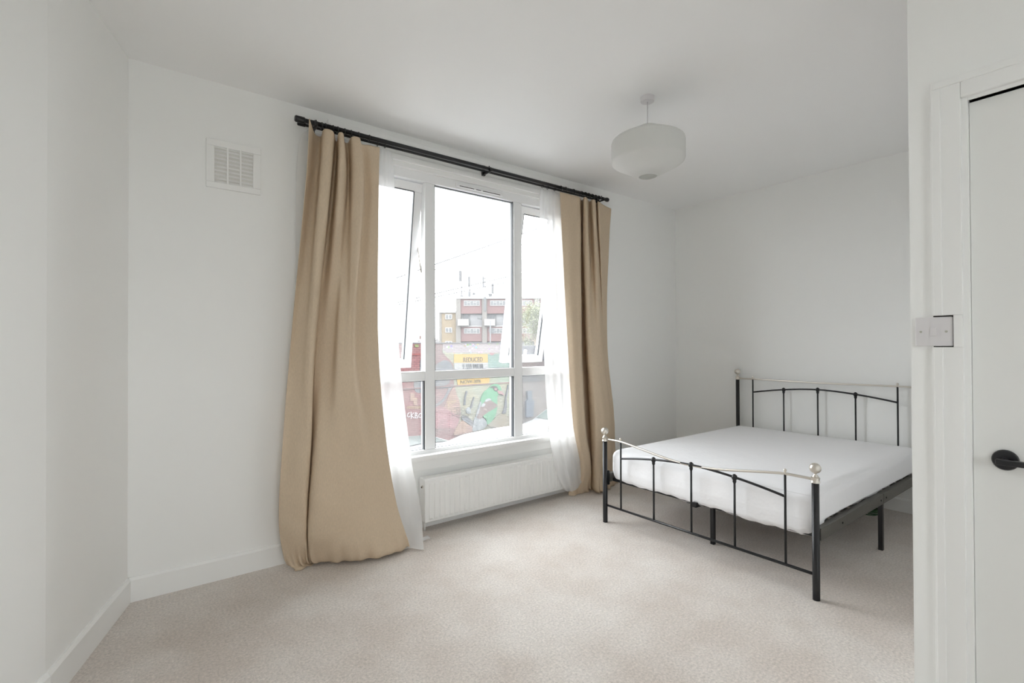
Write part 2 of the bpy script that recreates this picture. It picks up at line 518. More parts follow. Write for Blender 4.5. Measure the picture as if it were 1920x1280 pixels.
sash(FX0 + 0.07, ML0, 8.2, 1.36)
sash(MR1, FX1 - 0.07, 10.8, 2.70)

# trickle vent on the head of the frame
tv = boxes('trickle_vent', [(1.86, 2.28, 3.070, 3.087, 2.408, 2.434)], M_UPVC, win, 0.005)
boxes('vent_slot', [(1.885, 2.01, 3.068, 3.071, 2.412, 2.416), (2.03, 2.07, 3.068, 3.071, 2.412, 2.416), (2.09, 2.25, 3.068, 3.071, 2.412, 2.416)], M_DARK, tv)

# stepped head moulding, side architraves, window board and apron
tr = empty('trim_1', (2.03, 3.07, 2.44), 'stepped white head moulding above the street window', 'trim', kind='structure')
for x0, x1, y0, z0, z1 in ((0.98, 3.08, 3.062, 2.452, 2.488), (0.97, 3.09, 3.048, 2.486, 2.528), (0.96, 3.10, 3.055, 2.526, 2.566),
                           (0.95, 3.11, 3.036, 2.564, 2.606), (0.94, 3.12, 3.046, 2.604, 2.635)):
    box('moulding_step', (x0, x1, y0, YW + 0.004, z0, z1), M_TRIM, tr, 0.005)
for x0, x1 in ((0.98, WX0 + 0.012), (WX1 - 0.012, 3.08)):
    box('side_architrave', (x0, x1, 3.062, YW + 0.004, 0.44, 2.455), M_TRIM, tr, 0.005)
ws = empty('trim_2', (2.03, 3.05, 0.47), 'white rounded window board and apron above the radiator', 'trim', kind='structure')
box('window_board', (0.93, 3.13, 3.022, 3.09, 0.468, 0.506), M_TRIM, ws, 0.014)
box('apron', (0.97, 3.09, 3.062, YW + 0.004, 0.395, 0.468), M_TRIM, ws, 0.006)

# ------------------------------------------------------------------ door, architrave
door = empty('door_1', (XD + 0.03, DY0, 0), 'plain white flush door with a round black lever handle', 'door', kind='structure')
box('door_leaf', (XD + 0.012, XD + 0.052, DY0 + 0.004, DY1 - 0.0044, 0.006, DZ - 0.0035), M_DOOR, door, 0.002)
HY, HZ = 0.258, 0.922
rose = lathe('handle_rose', [(0.0285, 0.0), (0.0285, 0.006), (0.026, 0.009), (0.012, 0.0095)], (0, 0, 0), M_BLACK, None, 'x', 32)
rose.name = 'handle_rose'
rose.parent = door
rose.location = Vector((XD + 0.012, HY, HZ)) - ORIGIN[door.name]
rose.scale = (-1, 1, 1)
tube('lever', [(XD + 0.018, HY, HZ), (XD - 0.03, HY, HZ)], 0.008, M_BLACK, door, 14)
lev = box('lever_bar', (XD - 0.042, XD - 0.026, HY - 0.118, HY + 0.014, HZ - 0.008, HZ + 0.008), M_BLACK, door, 0.004)
box('latch', (XD + 0.03, XD + 0.05, DY1 - 0.012, DY1 + 0.001, HZ - 0.012, HZ + 0.012), M_BRASS, door, 0.001)
dt = empty('trim_3', (XD, DY1, 0), 'white painted architrave and lining around the door', 'trim', kind='structure')
AW = 0.070
def architrave(a0, a1, z0, z1, horizontal=False):
    boxes('architrave', [(XD - 0.017, XD + 0.002, a0, a1, z0, z1)], M_TRIM, dt, 0.004)
# vertical leg, cut round the light switch
y_in, y_out = DY1 + 0.010, DY1 + 0.010 + AW
SWZ0, SWZ1, SWY0, SWY1 = 1.243, 1.331, 0.364, 0.452
boxes('architrave', [(XD - 0.017, XD + 0.002, y_in, y_out, 0, SWZ0 - 0.003), (XD - 0.017, XD + 0.002, y_in, y_out, SWZ1 + 0.004, DZ + 0.01 + AW),
                     (XD - 0.017, XD + 0.002, y_in, SWY0 - 0.003, SWZ0 - 0.003, SWZ1 + 0.004)], M_TRIM, dt, 0.002)
boxes('architrave_bead', [(XD - 0.021, XD - 0.015, y_in + 0.045, y_out - 0.004, 0, SWZ0 - 0.003), (XD - 0.021, XD - 0.015, y_in + 0.045, y_out - 0.004, SWZ1 + 0.004, DZ + 0.055)], M_TRIM, dt, 0.0025)
boxes('architrave', [(XD - 0.017, XD + 0.002, DY0 - 0.08, y_in, DZ + 0.010, DZ + 0.010 + AW)], M_TRIM, dt, 0.004)
boxes('architrave_bead', [(XD - 0.021, XD - 0.015, DY0 - 0.08, y_out - 0.004, DZ + 0.055, DZ + 0.010 + AW - 0.004)], M_TRIM, dt, 0.0025)
boxes('architrave', [(XD - 0.017, XD + 0.002, DY0 - 0.08, DY0 - 0.01, 0, DZ + 0.010)], M_TRIM, dt, 0.004)
boxes('door_lining', [(XD - 0.004, XD + 0.12, DY1 - 0.004, DY1 + 0.012, 0, DZ + 0.012), (XD - 0.004, XD + 0.12, DY0 - 0.012, DY0, 0, DZ + 0.012),
                      (XD - 0.004, XD + 0.12, DY0, DY1 - 0.004, DZ, DZ + 0.012), (XD + 0.053, XD + 0.09, DY1 - 0.020, DY1 - 0.004, 0, DZ), (XD + 0.053, XD + 0.09, DY0, DY1 - 0.020, DZ - 0.016, DZ)], M_TRIM, dt, 0.002)
boxes('wall_gap', [(XD - 0.0012, XD + 0.0005, SWY0 - 0.003, y_out, SWZ0 - 0.003, SWZ1 + 0.004)], M_DARK, dt)

# ------------------------------------------------------------------ light switch
sw = empty('light_switch', (XD, 0.408, 1.287), 'white single rocker light switch notched into the door architrave', 'light switch')
box('switch_plate', (XD - 0.010, XD - 0.001, SWY0, SWY1, SWZ0, SWZ1), M_PLASTIC, sw, 0.003)
rk = boxes('rocker', [(XD - 0.0135, XD - 0.009, 0.400, 0.4155, 1.2735, 1.3005)], M_PLASTIC, sw, 0.0012)
for yy in (0.3785, 0.4385):
    lathe('screw', [(0.0001, -0.0012), (0.0028, -0.0012), (0.0033, 0.0), (0.0033, 0.002)], (XD - 0.010, yy, 1.287), M_SCREW, sw, 'x', 12)

# ------------------------------------------------------------------ air vent
vt = empty('air_vent', (0.44, YW, 2.237), 'white louvred air vent high on the wall left of the curtains', 'air vent')
vx0, vx1, vz0, vz1 = 0.308, 0.573, 2.106, 2.367
sx0, sx1, sz0, sz1 = 0.347, 0.533, 2.137, 2.332
boxes('vent_frame', [(vx0, vx1, YW - 0.012, YW, sz1, vz1), (vx0, vx1, YW - 0.012, YW, vz0, sz0),
                     (vx0, sx0, YW - 0.012, YW, sz0, sz1), (sx1, vx1, YW - 0.012, YW, sz0, sz1)], M_VENT, vt, 0.003)
box('vent_backing', (sx0, sx1, YW - 0.0015, YW - 0.0005, sz0, sz1), mat('vent_backing_white', (0.80, 0.79, 0.76), 0.8), vt)  # pale off-white backing behind the slats
for k in (1, 2):
    xc = sx0 + (sx1 - sx0) * k / 3
    box('vent_divider', (xc - 0.0045, xc + 0.0045, YW - 0.0125, YW - 0.001, sz0, sz1), M_VENT, vt, 0.001)
pitch = (sz1 - sz0) / 9
sl = bmesh.new()
bmv = [sl.verts.new(p) for p in ((0, -0.0105, -0.004), (0, -0.0095, -0.0055), (0, -0.002, 0.0055), (0, -0.003, 0.007))]
bmw = [sl.verts.new(v.co + Vector((sx1 - sx0, 0, 0))) for v in bmv]
for i in range(4): sl.faces.new([bmv[i], bmv[(i + 1) % 4], bmw[(i + 1) % 4], bmw[i]])
sl.faces.new(bmv[::-1]); sl.faces.new(bmw)
slat_me = from_bm('vent_slat', sl, M_VENT)
for k in range(10):
    link('vent_slat', slat_me, vt, (sx0, YW, sz0 + pitch * k + (0.004 if k == 0 else -0.004 if k == 9 else 0)))

# ------------------------------------------------------------------ pendant lamp
LX, LY = 2.353, 1.768
lamp = empty('pendant_lamp', (LX, LY, H), 'white faceted lantern pendant lamp hanging from the ceiling', 'lamp')
lathe('ceiling_rose', [(0.040, 0.0), (0.040, -0.022), (0.037, -0.028), (0.008, -0.030)], (LX, LY, H), M_PLASTIC, lamp)
tube('cord', [(LX, LY, H - 0.028), (LX, LY, 2.36)], 0.0032, M_PLASTIC, lamp, 8)
m_shade, nt, b = new_mat('opal_shade')
b.inputs['Base Color'].default_value = (0.90, 0.90, 0.885, 1)
b.inputs['Roughness'].default_value = 0.6
_t = nt.nodes.new('ShaderNodeBsdfTranslucent'); _t.inputs['Color'].default_value = (0.92, 0.92, 0.90, 1)
_ms = nt.nodes.new('ShaderNodeMixShader'); _ms.inputs[0].default_value = 0.45
nt.links.new(b.outputs[0], _ms.inputs[1]); nt.links.new(_t.outputs[0], _ms.inputs[2])
nt.links.new(_ms.outputs[0], nt.nodes['Material Output'].inputs['Surface'])
sh = [(0.050, 2.508), (0.120, 2.472), (0.192, 2.436), (0.203, 2.426), (0.207, 2.412), (0.207, 2.318), (0.203, 2.304), (0.192, 2.294), (0.120, 2.256), (0.052, 2.218)]
shade = lathe('lamp_shade', [(r, z - H) for r, z in sh] , (LX, LY, H), m_shade, lamp, n=48, cap=False)
md = shade.modifiers.new('thickness', 'SOLIDIFY'); md.thickness = 0.003; md.offset = -1
lathe('lamp_holder', [(0.0195, 2.37 - H), (0.0195, 2.33 - H), (0.016, 2.32 - H)], (LX, LY, H), M_PLASTIC, lamp, n=16)
lathe('bulb', [(0.012, 2.325 - H), (0.016, 2.31 - H), (0.028, 2.285 - H), (0.026, 2.262 - H), (0.012, 2.248 - H), (0.001, 2.246 - H)], (LX, LY, H), mat('frosted_bulb', (0.7, 0.66, 0.66), 0.3), lamp, n=18)

# ------------------------------------------------------------------ curtain rod
RY, RZ = 2.965, 2.548
RY2, RZ2 = 3.022, 2.548
rod = empty('curtain_rod', (2.05, RY, RZ), 'black double curtain pole running above the street window', 'curtain rod')
tube('front_pole', [(0.76, RY, RZ), (3.345, RY, RZ)], 0.0135, M_BLACK, rod, 16)
tube('rear_pole', [(0.775, RY2, RZ2), (3.31, RY2, RZ2)], 0.0085, M_BLACK, rod, 12)
lathe('end_cap', [(0.0135, 0.03), (0.0185, 0.028), (0.0185, -0.018), (0.014, -0.024)], (0.752, RY, RZ), M_BLACK, rod, 'x', 20)
lathe('end_cap', [(0.0135, -0.03), (0.0135, -0.012), (0.0175, -0.006), (0.019, 0.006), (0.017, 0.018), (0.006, 0.024)], (3.35, RY, RZ), M_BLACK, rod, 'x', 20)
lathe('end_cap', [(0.0085, 0.03), (0.012, 0.028), (0.012, -0.012), (0.008, -0.016)], (0.772, RY2, RZ2), M_BLACK, rod, 'x', 16)
for bx in (0.845, 2.075, 3.285):
    bk = boxes('wall_bracket', [(bx - 0.012, bx + 0.012, 3.030, 3.05, RZ - 0.03, RZ + 0.045), (bx - 0.006, bx + 0.006, RY - 0.012, 3.05, RZ - 0.026, RZ - 0.016),
                                (bx - 0.006, bx + 0.006, RY - 0.019, RY - 0.013, RZ - 0.026, RZ + 0.008), (bx - 0.004, bx + 0.004, RY - 0.003, RY + 0.003, RZ + 0.012, RZ + 0.022)], M_BLACK, rod, 0.0015)
    lathe('thumb_screw', [(0.007, 0.0), (0.007, -0.016), (0.004, -0.018)], (bx - 0.004, RY - 0.018, RZ - 0.020), M_BLACK, rod, 'y', 10)
def ring_mesh(R, r):
    bm = bmesh.new()
    n, k = 18, 6
    rings = []
    for i in range(n):
        a = 2 * math.pi * i / n
        rings.append([bm.verts.new((r * math.sin(2 * math.pi * j / k), (R + r * math.cos(2 * math.pi * j / k)) * math.cos(a), (R + r * math.cos(2 * math.pi * j / k)) * math.sin(a))) for j in range(k)])
    for i in range(n):
        for j in range(k):
            bm.faces.new([rings[i][j], rings[i][(j + 1) % k], rings[(i + 1) % n][(j + 1) % k], rings[(i + 1) % n][j]])
    return from_bm('curtain_ring', bm, M_BLACK, True)
ring_me = ring_mesh(0.0185, 0.0028)
for px in (589, 603, 610, 624, 633, 646, 658, 672, 692, 1051, 1060, 1075, 1090, 1097, 1103, 1110, 1116, 1122):
    link('curtain_ring', ring_me, rod, (x_at(px, RY, RZ), RY, RZ - 0.004))
ring2_me = ring_mesh(0.0125, 0.002)
for px in (708, 722, 1017, 1027, 1040):
    link('curtain_ring', ring2_me, rod, (x_at(px, RY2, RZ2), RY2, RZ2 - 0.003))

# ------------------------------------------------------------------ curtains
def catmull(P, t):
    """P: (n, 3) points, t in [0, n-1]"""
    n = len(P)
    i = min(int(t), n - 2); f = t - i
    p0, p1, p2, p3 = P[max(i - 1, 0)], P[i], P[i + 1], P[min(i + 2, n - 1)]
    return 0.5 * ((2 * p1) + (-p0 + p2) * f + (2 * p0 - 5 * p1 + 4 * p2 - p3) * f * f + (-p0 + 3 * p1 - 3 * p2 + p3) * f ** 3)

def cloth(name, levels, nu, nv, m, thick, wr=0.0, seed=0):
    """levels: rows of (px column, Y, z) from top to bottom, all of one length"""
    L = [np.array([(x_at(px, Y, z), Y, z) for px, Y, z in row]) for row in levels]
    k = len(L[0])
    rnd = np.random.RandomState(seed)
    ph = rnd.rand(8) * 6.28
    rows = [np.array([catmull(r, (k - 1) * i / nu) for i in range(nu + 1)]) for r in L]
    rows = np.array(rows)                         # level, u, 3
    nl = len(L)
    V = []
    for j in range(nv + 1):
        t = (nl - 1) * j / nv
        for i in range(nu + 1):
            p = catmull(rows[:, i], t)
            s, z = i / nu, p[2]
            low = min(1.0, max(0.0, (1.3 - z) / 1.2))
            d = wr * (0.6 * math.sin(9 * z + 14 * s + ph[0]) * math.sin(21 * s + ph[1]) + 0.5 * math.sin(31 * z + 17 * s + ph[2]) * low
                      + 0.35 * math.sin(57 * z - 33 * s + ph[3]) * low * math.sin(19 * s + ph[4]) + 0.25 * math.sin(41 * s + 5 * z + ph[5]))
            if thick and z < 0.16:                 # gathers where the cloth meets the carpet
                g = (0.16 - z) / 0.16
                d += g * (0.010 * math.sin(58 * s + ph[6]) + 0.007 * math.sin(97 * s + ph[7]))
            V.append((p[0] + 0.25 * d, p[1] + d, max(p[2], 0.004)))
    W = nu + 1
    Fc = [(j * W + i, j * W + i + 1, (j + 1) * W + i + 1, (j + 1) * W + i) for j in range(nv) for i in range(nu)]
    base = Vector((float(np.mean(rows[-1][:, 0])), float(np.mean(rows[-1][:, 1])), 0))
    V = [Vector(v) - base for v in V]
    o = link(name, meshdata(name, V, Fc, m, True), None, base)
    if thick:
        md = o.modifiers.new('thickness', 'SOLIDIFY'); md.thickness = thick; md.offset = 0
    return o

def level(z, pts, dz=None):
    return [(px, Y, z + (dz[i] if dz else 0)) for i, (px, Y) in enumerate(pts)]

def deepen(row, k, mid=2.93):
    return [(px, mid + (Y - mid) * k) for px, Y in row]
# left beige curtain
LT = [(580, 2.915), (590, 2.99), (602, 3.00), (606, 2.935), (614, 2.915), (625, 2.925), (629, 2.995), (632, 3.0), (635, 2.925), (643, 2.920), (646, 2.985), (653, 2.99), (660, 2.930), (674, 2.922), (678, 2.975), (694, 2.968), (712, 2.965)]
dzt = [0.035, -0.005, -0.008, 0.0, 0.004, 0.0, -0.012, -0.012, 0.002, 0.004, -0.012, -0.01, 0.0, 0.004, -0.006, -0.004, -0.002]
LU = [(574, 2.925), (584, 2.97), (596, 2.965), (600, 2.91), (609, 2.89), (619, 2.90), (621, 2.965), (628, 2.965), (634, 2.895), (645, 2.893), (650, 2.945), (655, 2.945), (662, 2.90), (680, 2.895), (682.5, 2.965), (697, 2.955), (710, 2.955)]
LM = [(546, 2.925), (556, 2.925), (570, 2.90), (577, 2.865), (584, 2.85), (591, 2.86), (592.5, 2.925), (597, 2.925), (610, 2.91), (626, 2.90), (634, 2.86), (648, 2.85), (657, 2.845), (664, 2.848), (666.5, 2.93), (688, 2.93), (709, 2.945)]
LL = [(530, 2.91), (541, 2.90), (556, 2.87), (569, 2.85), (577, 2.84), (583, 2.85), (583.5, 2.905), (585, 2.895), (594, 2.83), (612, 2.80), (632, 2.79), (648, 2.795), (664, 2.80), (678, 2.82), (692, 2.86), (708, 2.88), (722, 2.905)]
LB = [(523, 2.93), (533, 2.91), (550, 2.875), (564, 2.855), (573, 2.85), (575.5, 2.865), (576, 2.91), (576.5, 2.90), (582, 2.82), (606, 2.79), (632, 2.775), (650, 2.77), (668, 2.77), (688, 2.785), (710, 2.815), (727, 2.835), (742, 2.855)]
LF = [(534, 2.965), (546, 2.955), (556, 2.94), (566, 2.93), (572, 2.93), (577, 2.925), (579, 2.935), (580, 2.92), (586, 2.90), (606, 2.87), (632, 2.83), (655, 2.80), (678, 2.775), (705, 2.755), (730, 2.755), (750, 2.765), (766, 2.785)]
LG = [(549, 2.945), (556, 2.925), (572, 2.935), (578, 2.955), (584, 2.97), (588, 2.97), (592, 2.97), (596, 2.96), (604, 2.95), (620, 2.92), (640, 2.88), (660, 2.85), (682, 2.82), (706, 2.80), (730, 2.80), (750, 2.81), (766, 2.825)]
LE = [(552, 2.93), (556, 2.915), (575, 2.93), (590, 2.97), (598, 3.0), (604, 3.0), (608, 3.0), (612, 3.0), (622, 3.0), (636, 2.98), (655, 2.95), (672, 2.93), (690, 2.90), (710, 2.88), (730, 2.88), (748, 2.89), (762, 2.9)]
o = cloth('curtain', [level(2.508, deepen(LT, 1.15), dzt), level(2.20, deepen(LU, 1.45)), level(1.30, deepen(LM, 1.3, 2.89)), level(0.72, LL), level(0.30, LB), level(0.055, LF), level(0.012, LG), level(0.004, LE)], 192, 120, M_CURTAIN, 0.003, 0.0055, 3)
tag(o, 'wide beige curtain on the left of the window, spilling onto the carpet', 'curtain', 'beige curtains')

# right beige curtain
RT = [(1050, 2.955), (1062, 2.950), (1076, 2.952), (1086, 2.955), (1089, 2.995), (1092, 3.0), (1095, 2.94), (1100, 2.935), (1103, 2.98), (1106, 2.99), (1110, 2.945), (1115, 2.94), (1117, 2.98), (1119, 2.985), (1122, 2.95), (1132, 2.985), (1146, 3.02)]
RU = [(1054, 2.93), (1066, 2.915), (1078, 2.915), (1088, 2.92), (1089.5, 2.965), (1092.5, 2.97), (1095, 2.92), (1103, 2.90), (1105, 2.95), (1109, 2.95), (1114, 2.915), (1119, 2.91), (1121, 2.945), (1123, 2.95), (1126, 2.93), (1133, 2.96), (1141, 2.995)]
RM = [(1064, 2.92), (1074, 2.895), (1083, 2.89), (1090, 2.895), (1091, 2.955), (1097, 2.97), (1100, 2.90), (1107, 2.875), (1113, 2.875), (1118, 2.875), (1122, 2.875), (1127, 2.88), (1130, 2.90), (1131.5, 2.93), (1133, 2.935), (1135, 2.95), (1138, 2.97)]
RL = [(1074, 2.91), (1083, 2.88), (1091, 2.875), (1097, 2.88), (1098, 2.95), (1106, 2.975), (1108, 2.91), (1115, 2.87), (1122, 2.86), (1128, 2.86), (1133, 2.865), (1138, 2.88), (1143, 2.90), (1145, 2.92), (1147, 2.935), (1149, 2.95), (1151, 2.96)]
RB = [(1088, 2.93), (1094, 2.90), (1100, 2.89), (1107, 2.90), (1107.5, 2.95), (1109, 2.965), (1110, 2.93), (1116, 2.885), (1123, 2.87), (1130, 2.87), (1136, 2.88), (1141, 2.89), (1146, 2.91), (1148, 2.93), (1150, 2.945), (1152, 2.955), (1154, 2.965)]
RF = [(1069, 2.97), (1082, 2.95), (1094, 2.935), (1104, 2.93), (1107, 2.95), (1109, 2.955), (1111, 2.93), (1117, 2.86), (1124, 2.825), (1131, 2.83), (1137, 2.85), (1142, 2.87), (1147, 2.90), (1150, 2.93), (1152, 2.945), (1154, 2.955), (1157, 2.965)]
RG = [(1068, 2.96), (1082, 2.95), (1096, 2.95), (1106, 2.96), (1109, 2.97), (1111, 2.97), (1113, 2.95), (1119, 2.89), (1126, 2.87), (1132, 2.88), (1138, 2.89), (1143, 2.91), (1148, 2.93), (1150, 2.95), (1152, 2.96), (1154, 2.97), (1156, 2.975)]
o = cloth('curtain', [level(2.505, deepen(RT, 1.2, 2.96)), level(2.1, deepen(RU, 1.5, 2.94)), level(1.30, deepen(RM, 1.4, 2.92)), level(0.62, deepen(RL, 1.3, 2.91)), level(0.24, RB), level(0.05, RF), level(0.005, RG)], 176, 100, M_CURTAIN, 0.003, 0.004, 9)
tag(o, 'narrow beige curtain on the right of the window, behind the bed foot', 'curtain', 'beige curtains')

# left sheer: hangs behind the beige curtain, spreads over the radiator end onto the carpet
ST = [(576, 3.015), (590, 3.03), (610, 3.015), (630, 3.03), (650, 3.015), (672, 3.03), (690, 3.012), (700, 3.03), (708, 3.008), (716, 3.025), (724, 3.010), (733, 3.02)]
SU = [(557, 3.03), (576, 3.035), (600, 3.015), (622, 3.035), (645, 3.015), (668, 3.03), (688, 3.005), (700, 3.025), (709, 3.0), (718, 3.025), (727, 3.0), (739, 3.015)]
SM = [(556, 3.03), (580, 3.02), (602, 3.0), (625, 3.02), (648, 2.995), (670, 3.01), (692, 2.985), (705, 3.0), (716, 2.975), (727, 3.0), (737, 2.975), (747, 2.985)]
SL = [(575, 3.0), (597, 2.99), (617, 2.975), (637, 2.985), (658, 2.96), (680, 2.97), (702, 2.945), (717, 2.95), (730, 2.925), (743, 2.945), (756, 2.92), (770, 2.925)]
SB = [(590, 2.985), (612, 2.97), (632, 2.955), (652, 2.95), (674, 2.93), (696, 2.93), (718, 2.91), (732, 2.90), (745, 2.875), (758, 2.89), (773, 2.87), (788, 2.875)]
SF = [(600, 2.98), (622, 2.96), (642, 2.945), (662, 2.93), (684, 2.91), (706, 2.90), (728, 2.87), (742, 2.85), (755, 2.80), (767, 2.80), (781, 2.765), (794, 2.745)]
SG = [(605, 2.985), (627, 2.965), (647, 2.95), (667, 2.935), (689, 2.915), (711, 2.905), (733, 2.88), (747, 2.86), (758, 2.82), (770, 2.82), (783, 2.775), (795, 2.735)]
dsu = [0.03, 0, -0.005, 0, -0.005, 0, 0, -0.005, 0, -0.005, 0, 0]
o = cloth('sheer_curtain', [level(2.52, ST), level(2.33, SU), level(1.30, SM), level(0.55, SL), level(0.22, SB), level(0.03, SF), level(0.006, SG)], 140, 80, M_SHEER, 0, 0.004, 5)
tag(o, 'white sheer curtain behind the left beige curtain, trailing by the radiator', 'sheer curtain', 'white sheer curtains')

# corner of its hem lying on the carpet
hem = tube('hem_corner', [(1.400, 2.90, 0.012), (1.44, 2.885, 0.016), (1.475, 2.868, 0.013), (1.505, 2.862, 0.018), (1.525, 2.858, 0.010)], [0.006, 0.012, 0.011, 0.013, 0.004], M_SHEER, o, 8)
ST = [(1013, 3.02), (1018, 3.008), (1022, 3.025), (1028, 3.008), (1034, 3.025), (1040, 3.01), (1048, 3.022), (1056, 3.01), (1066, 3.025), (1076, 3.012)]
SU = [(1012, 3.01), (1017, 2.995), (1021, 3.015), (1028, 2.99), (1035, 3.015), (1042, 2.99), (1050, 3.01), (1058, 2.99), (1068, 3.01), (1077, 3.0)]
SM = [(1018, 3.0), (1024, 2.98), (1030, 3.0), (1037, 2.975), (1044, 2.995), (1051, 2.975), (1059, 2.99), (1067, 2.98), (1074, 2.985), (1081, 2.985)]
SL = [(1028, 2.965), (1035, 2.945), (1042, 2.96), (1049, 2.94), (1055, 2.95), (1062, 2.935), (1068, 2.94), (1075, 2.945), (1082, 2.95), (1088, 2.96)]
SB = [(1041, 2.935), (1048, 2.915), (1056, 2.925), (1063, 2.91), (1069, 2.92), (1075, 2.91), (1081, 2.92), (1087, 2.925), (1092, 2.935), (1096, 2.945)]
SF = [(1056, 2.935), (1062, 2.92), (1068, 2.92), (1073, 2.915), (1078, 2.92), (1082, 2.915), (1086, 2.92), (1090, 2.925), (1094, 2.93), (1097, 2.94)]
dsb = [0.0, -0.02, -0.025, -0.03, -0.03, -0.02, -0.005, 0.02, 0.04, 0.06]
o = cloth('sheer_curtain', [level(2.522, ST), level(2.2, SU), level(1.35, SM), level(0.62, SL), level(0.27, SB), level(0.085, SF, dsb)], 110, 70, M_SHEER, 0, 0.003, 6)
tag(o, 'white sheer curtain in front of the right window light, sweeping past the radiator', 'sheer curtain', 'white sheer curtains')

# ------------------------------------------------------------------ radiator
rad = empty('radiator', (2.22, 3.03, 0), 'long low white panel radiator under the street window', 'radiator')
rx0, rx1, rz0, rz1, ry0 = 1.548, 2.905, 0.062, 0.352, 2.978
def radiator_front():
    n_rib = 33
    prof = []
    x = rx0 + 0.022
    step = (rx1 - rx0 - 0.044) / n_rib
    for k in range(n_rib):
        a = x + k * step
        prof += [(a, 0.0), (a + step * 0.22, 0.0), (a + step * 0.36, -0.006), (a + step * 0.86, -0.006)]
    prof.append((rx1 - 0.022, 0.0))
    bm = bmesh.new()
    zr = [(rz0, 0, 0.008), (rz0 + 0.006, 0, 0.0), (rz0 + 0.020, 0, 0.0), (rz0 + 0.030, 1, 0.0), (rz1 - 0.030, 1, 0.0), (rz1 - 0.020, 0, 0.0), (rz1 - 0.006, 0, 0.0), (rz1, 0, 0.008)]
    full = [(rx0, 0.010), (rx0 + 0.004, 0.0)] + prof + [(rx1 - 0.004, 0.0), (rx1, 0.010)]
    rows = []
    for z, k, back in zr:
        rows.append([bm.verts.new((px_, ry0 + (d if d > 0 else d * k) + back, z)) for px_, d in full])
    for a, b in zip(rows, rows[1:]):
        for i in range(len(full) - 1):
            bm.faces.new([a[i], a[i + 1], b[i + 1], b[i]])
    org = ORIGIN[rad.name]
    bmesh.ops.translate(bm, verts=bm.verts[:], vec=-org)
    return link('front_panel', from_bm('front_panel', bm, M_RAD), rad, org)
radiator_front()
box('panel_body', (rx0 + 0.004, rx1 - 0.004, ry0 + 0.006, ry0 + 0.014, rz0 + 0.004, rz1 - 0.004), M_RAD, rad, 0.002)
box('rear_panel', (rx0, rx1, 3.044, 3.056, rz0, rz1), M_RAD, rad, 0.003)
for sx in (rx0 + 0.001, rx1 - 0.009):
    box('side_panel', (sx, sx + 0.008, ry0 + 0.010, 3.05, rz0 + 0.01, rz1 + 0.004), M_RAD, rad, 0.002)
box('top_plate', (rx0 + 0.003, rx1 - 0.003, ry0 + 0.006, 3.052, rz1 - 0.004, rz1 + 0.006), M_RAD, rad, 0.003)
lathe('bleed_plug', [(0.009, 0.0), (0.009, -0.006), (0.005, -0.008)], (rx0 + 0.001, 3.01, rz1 - 0.05), M_NICKEL, rad, 'x', 14)
box('bleed_hole', (rx0 - 0.009, rx0 - 0.0065, 3.006, 3.014, rz1 - 0.057, rz1 - 0.047), M_DARK, rad)
for xx in (rx0 + 0.02, rx1 + 0.02):
    tube('pipe', [(xx, 3.02, 0.0), (xx, 3.02, 0.075), (xx, 3.02, 0.085)], 0.0075, M_RAD, rad, 10)
box('wall_hanger', (rx0 + 0.2, rx0 + 0.24, 3.055, 3.0795, 0.10, 0.32), M_RAD, rad)
box('wall_hanger', (rx1 - 0.24, rx1 - 0.2, 3.055, 3.0795, 0.10, 0.32), M_RAD, rad)

# ------------------------------------------------------------------ bed
BXF, BXH, BYL, BYR = 2.655, 4.49, 2.378, 1.018
BYC = (BYL + BYR) / 2
bed = empty('metal_bed', (3.57, BYC, 0), 'black metal double bed frame with nickel rails and ball finials', 'bed')
SL_Y = [BYC + k * 0.269 for k in (2, 1, 0, -1, -2)]
def knob(x, y, z):
    """collar, neck and ball on a post; z is the collar bottom"""
    lathe('post_collar', [(0.0165, 0), (0.0205, 0.001), (0.0205, 0.006), (0.0190, 0.008), (0.0190, 0.020), (0.0205, 0.022), (0.0205, 0.026), (0.014, 0.031)], (x, y, z), M_NICKEL, bed, n=24, loc=ORIGIN[bed.name])
    pr = [(0.014, 0.030), (0.013, 0.035), (0.0075, 0.040), (0.006, 0.044), (0.0085, 0.048)]
    R, zc = 0.0265, 0.072
    for k in range(1, 12):
        a = -math.pi / 2 + math.pi * k / 12
        if R * math.cos(a) > 0.0085 or a > 0: pr.append((R * math.cos(a), zc + R * 0.96 * math.sin(a)))
    pr.append((0.0005, zc + R * 0.96))
    lathe('ball_finial', pr, (x, y, z), M_NICKEL, bed, n=24, loc=ORIGIN[bed.name])

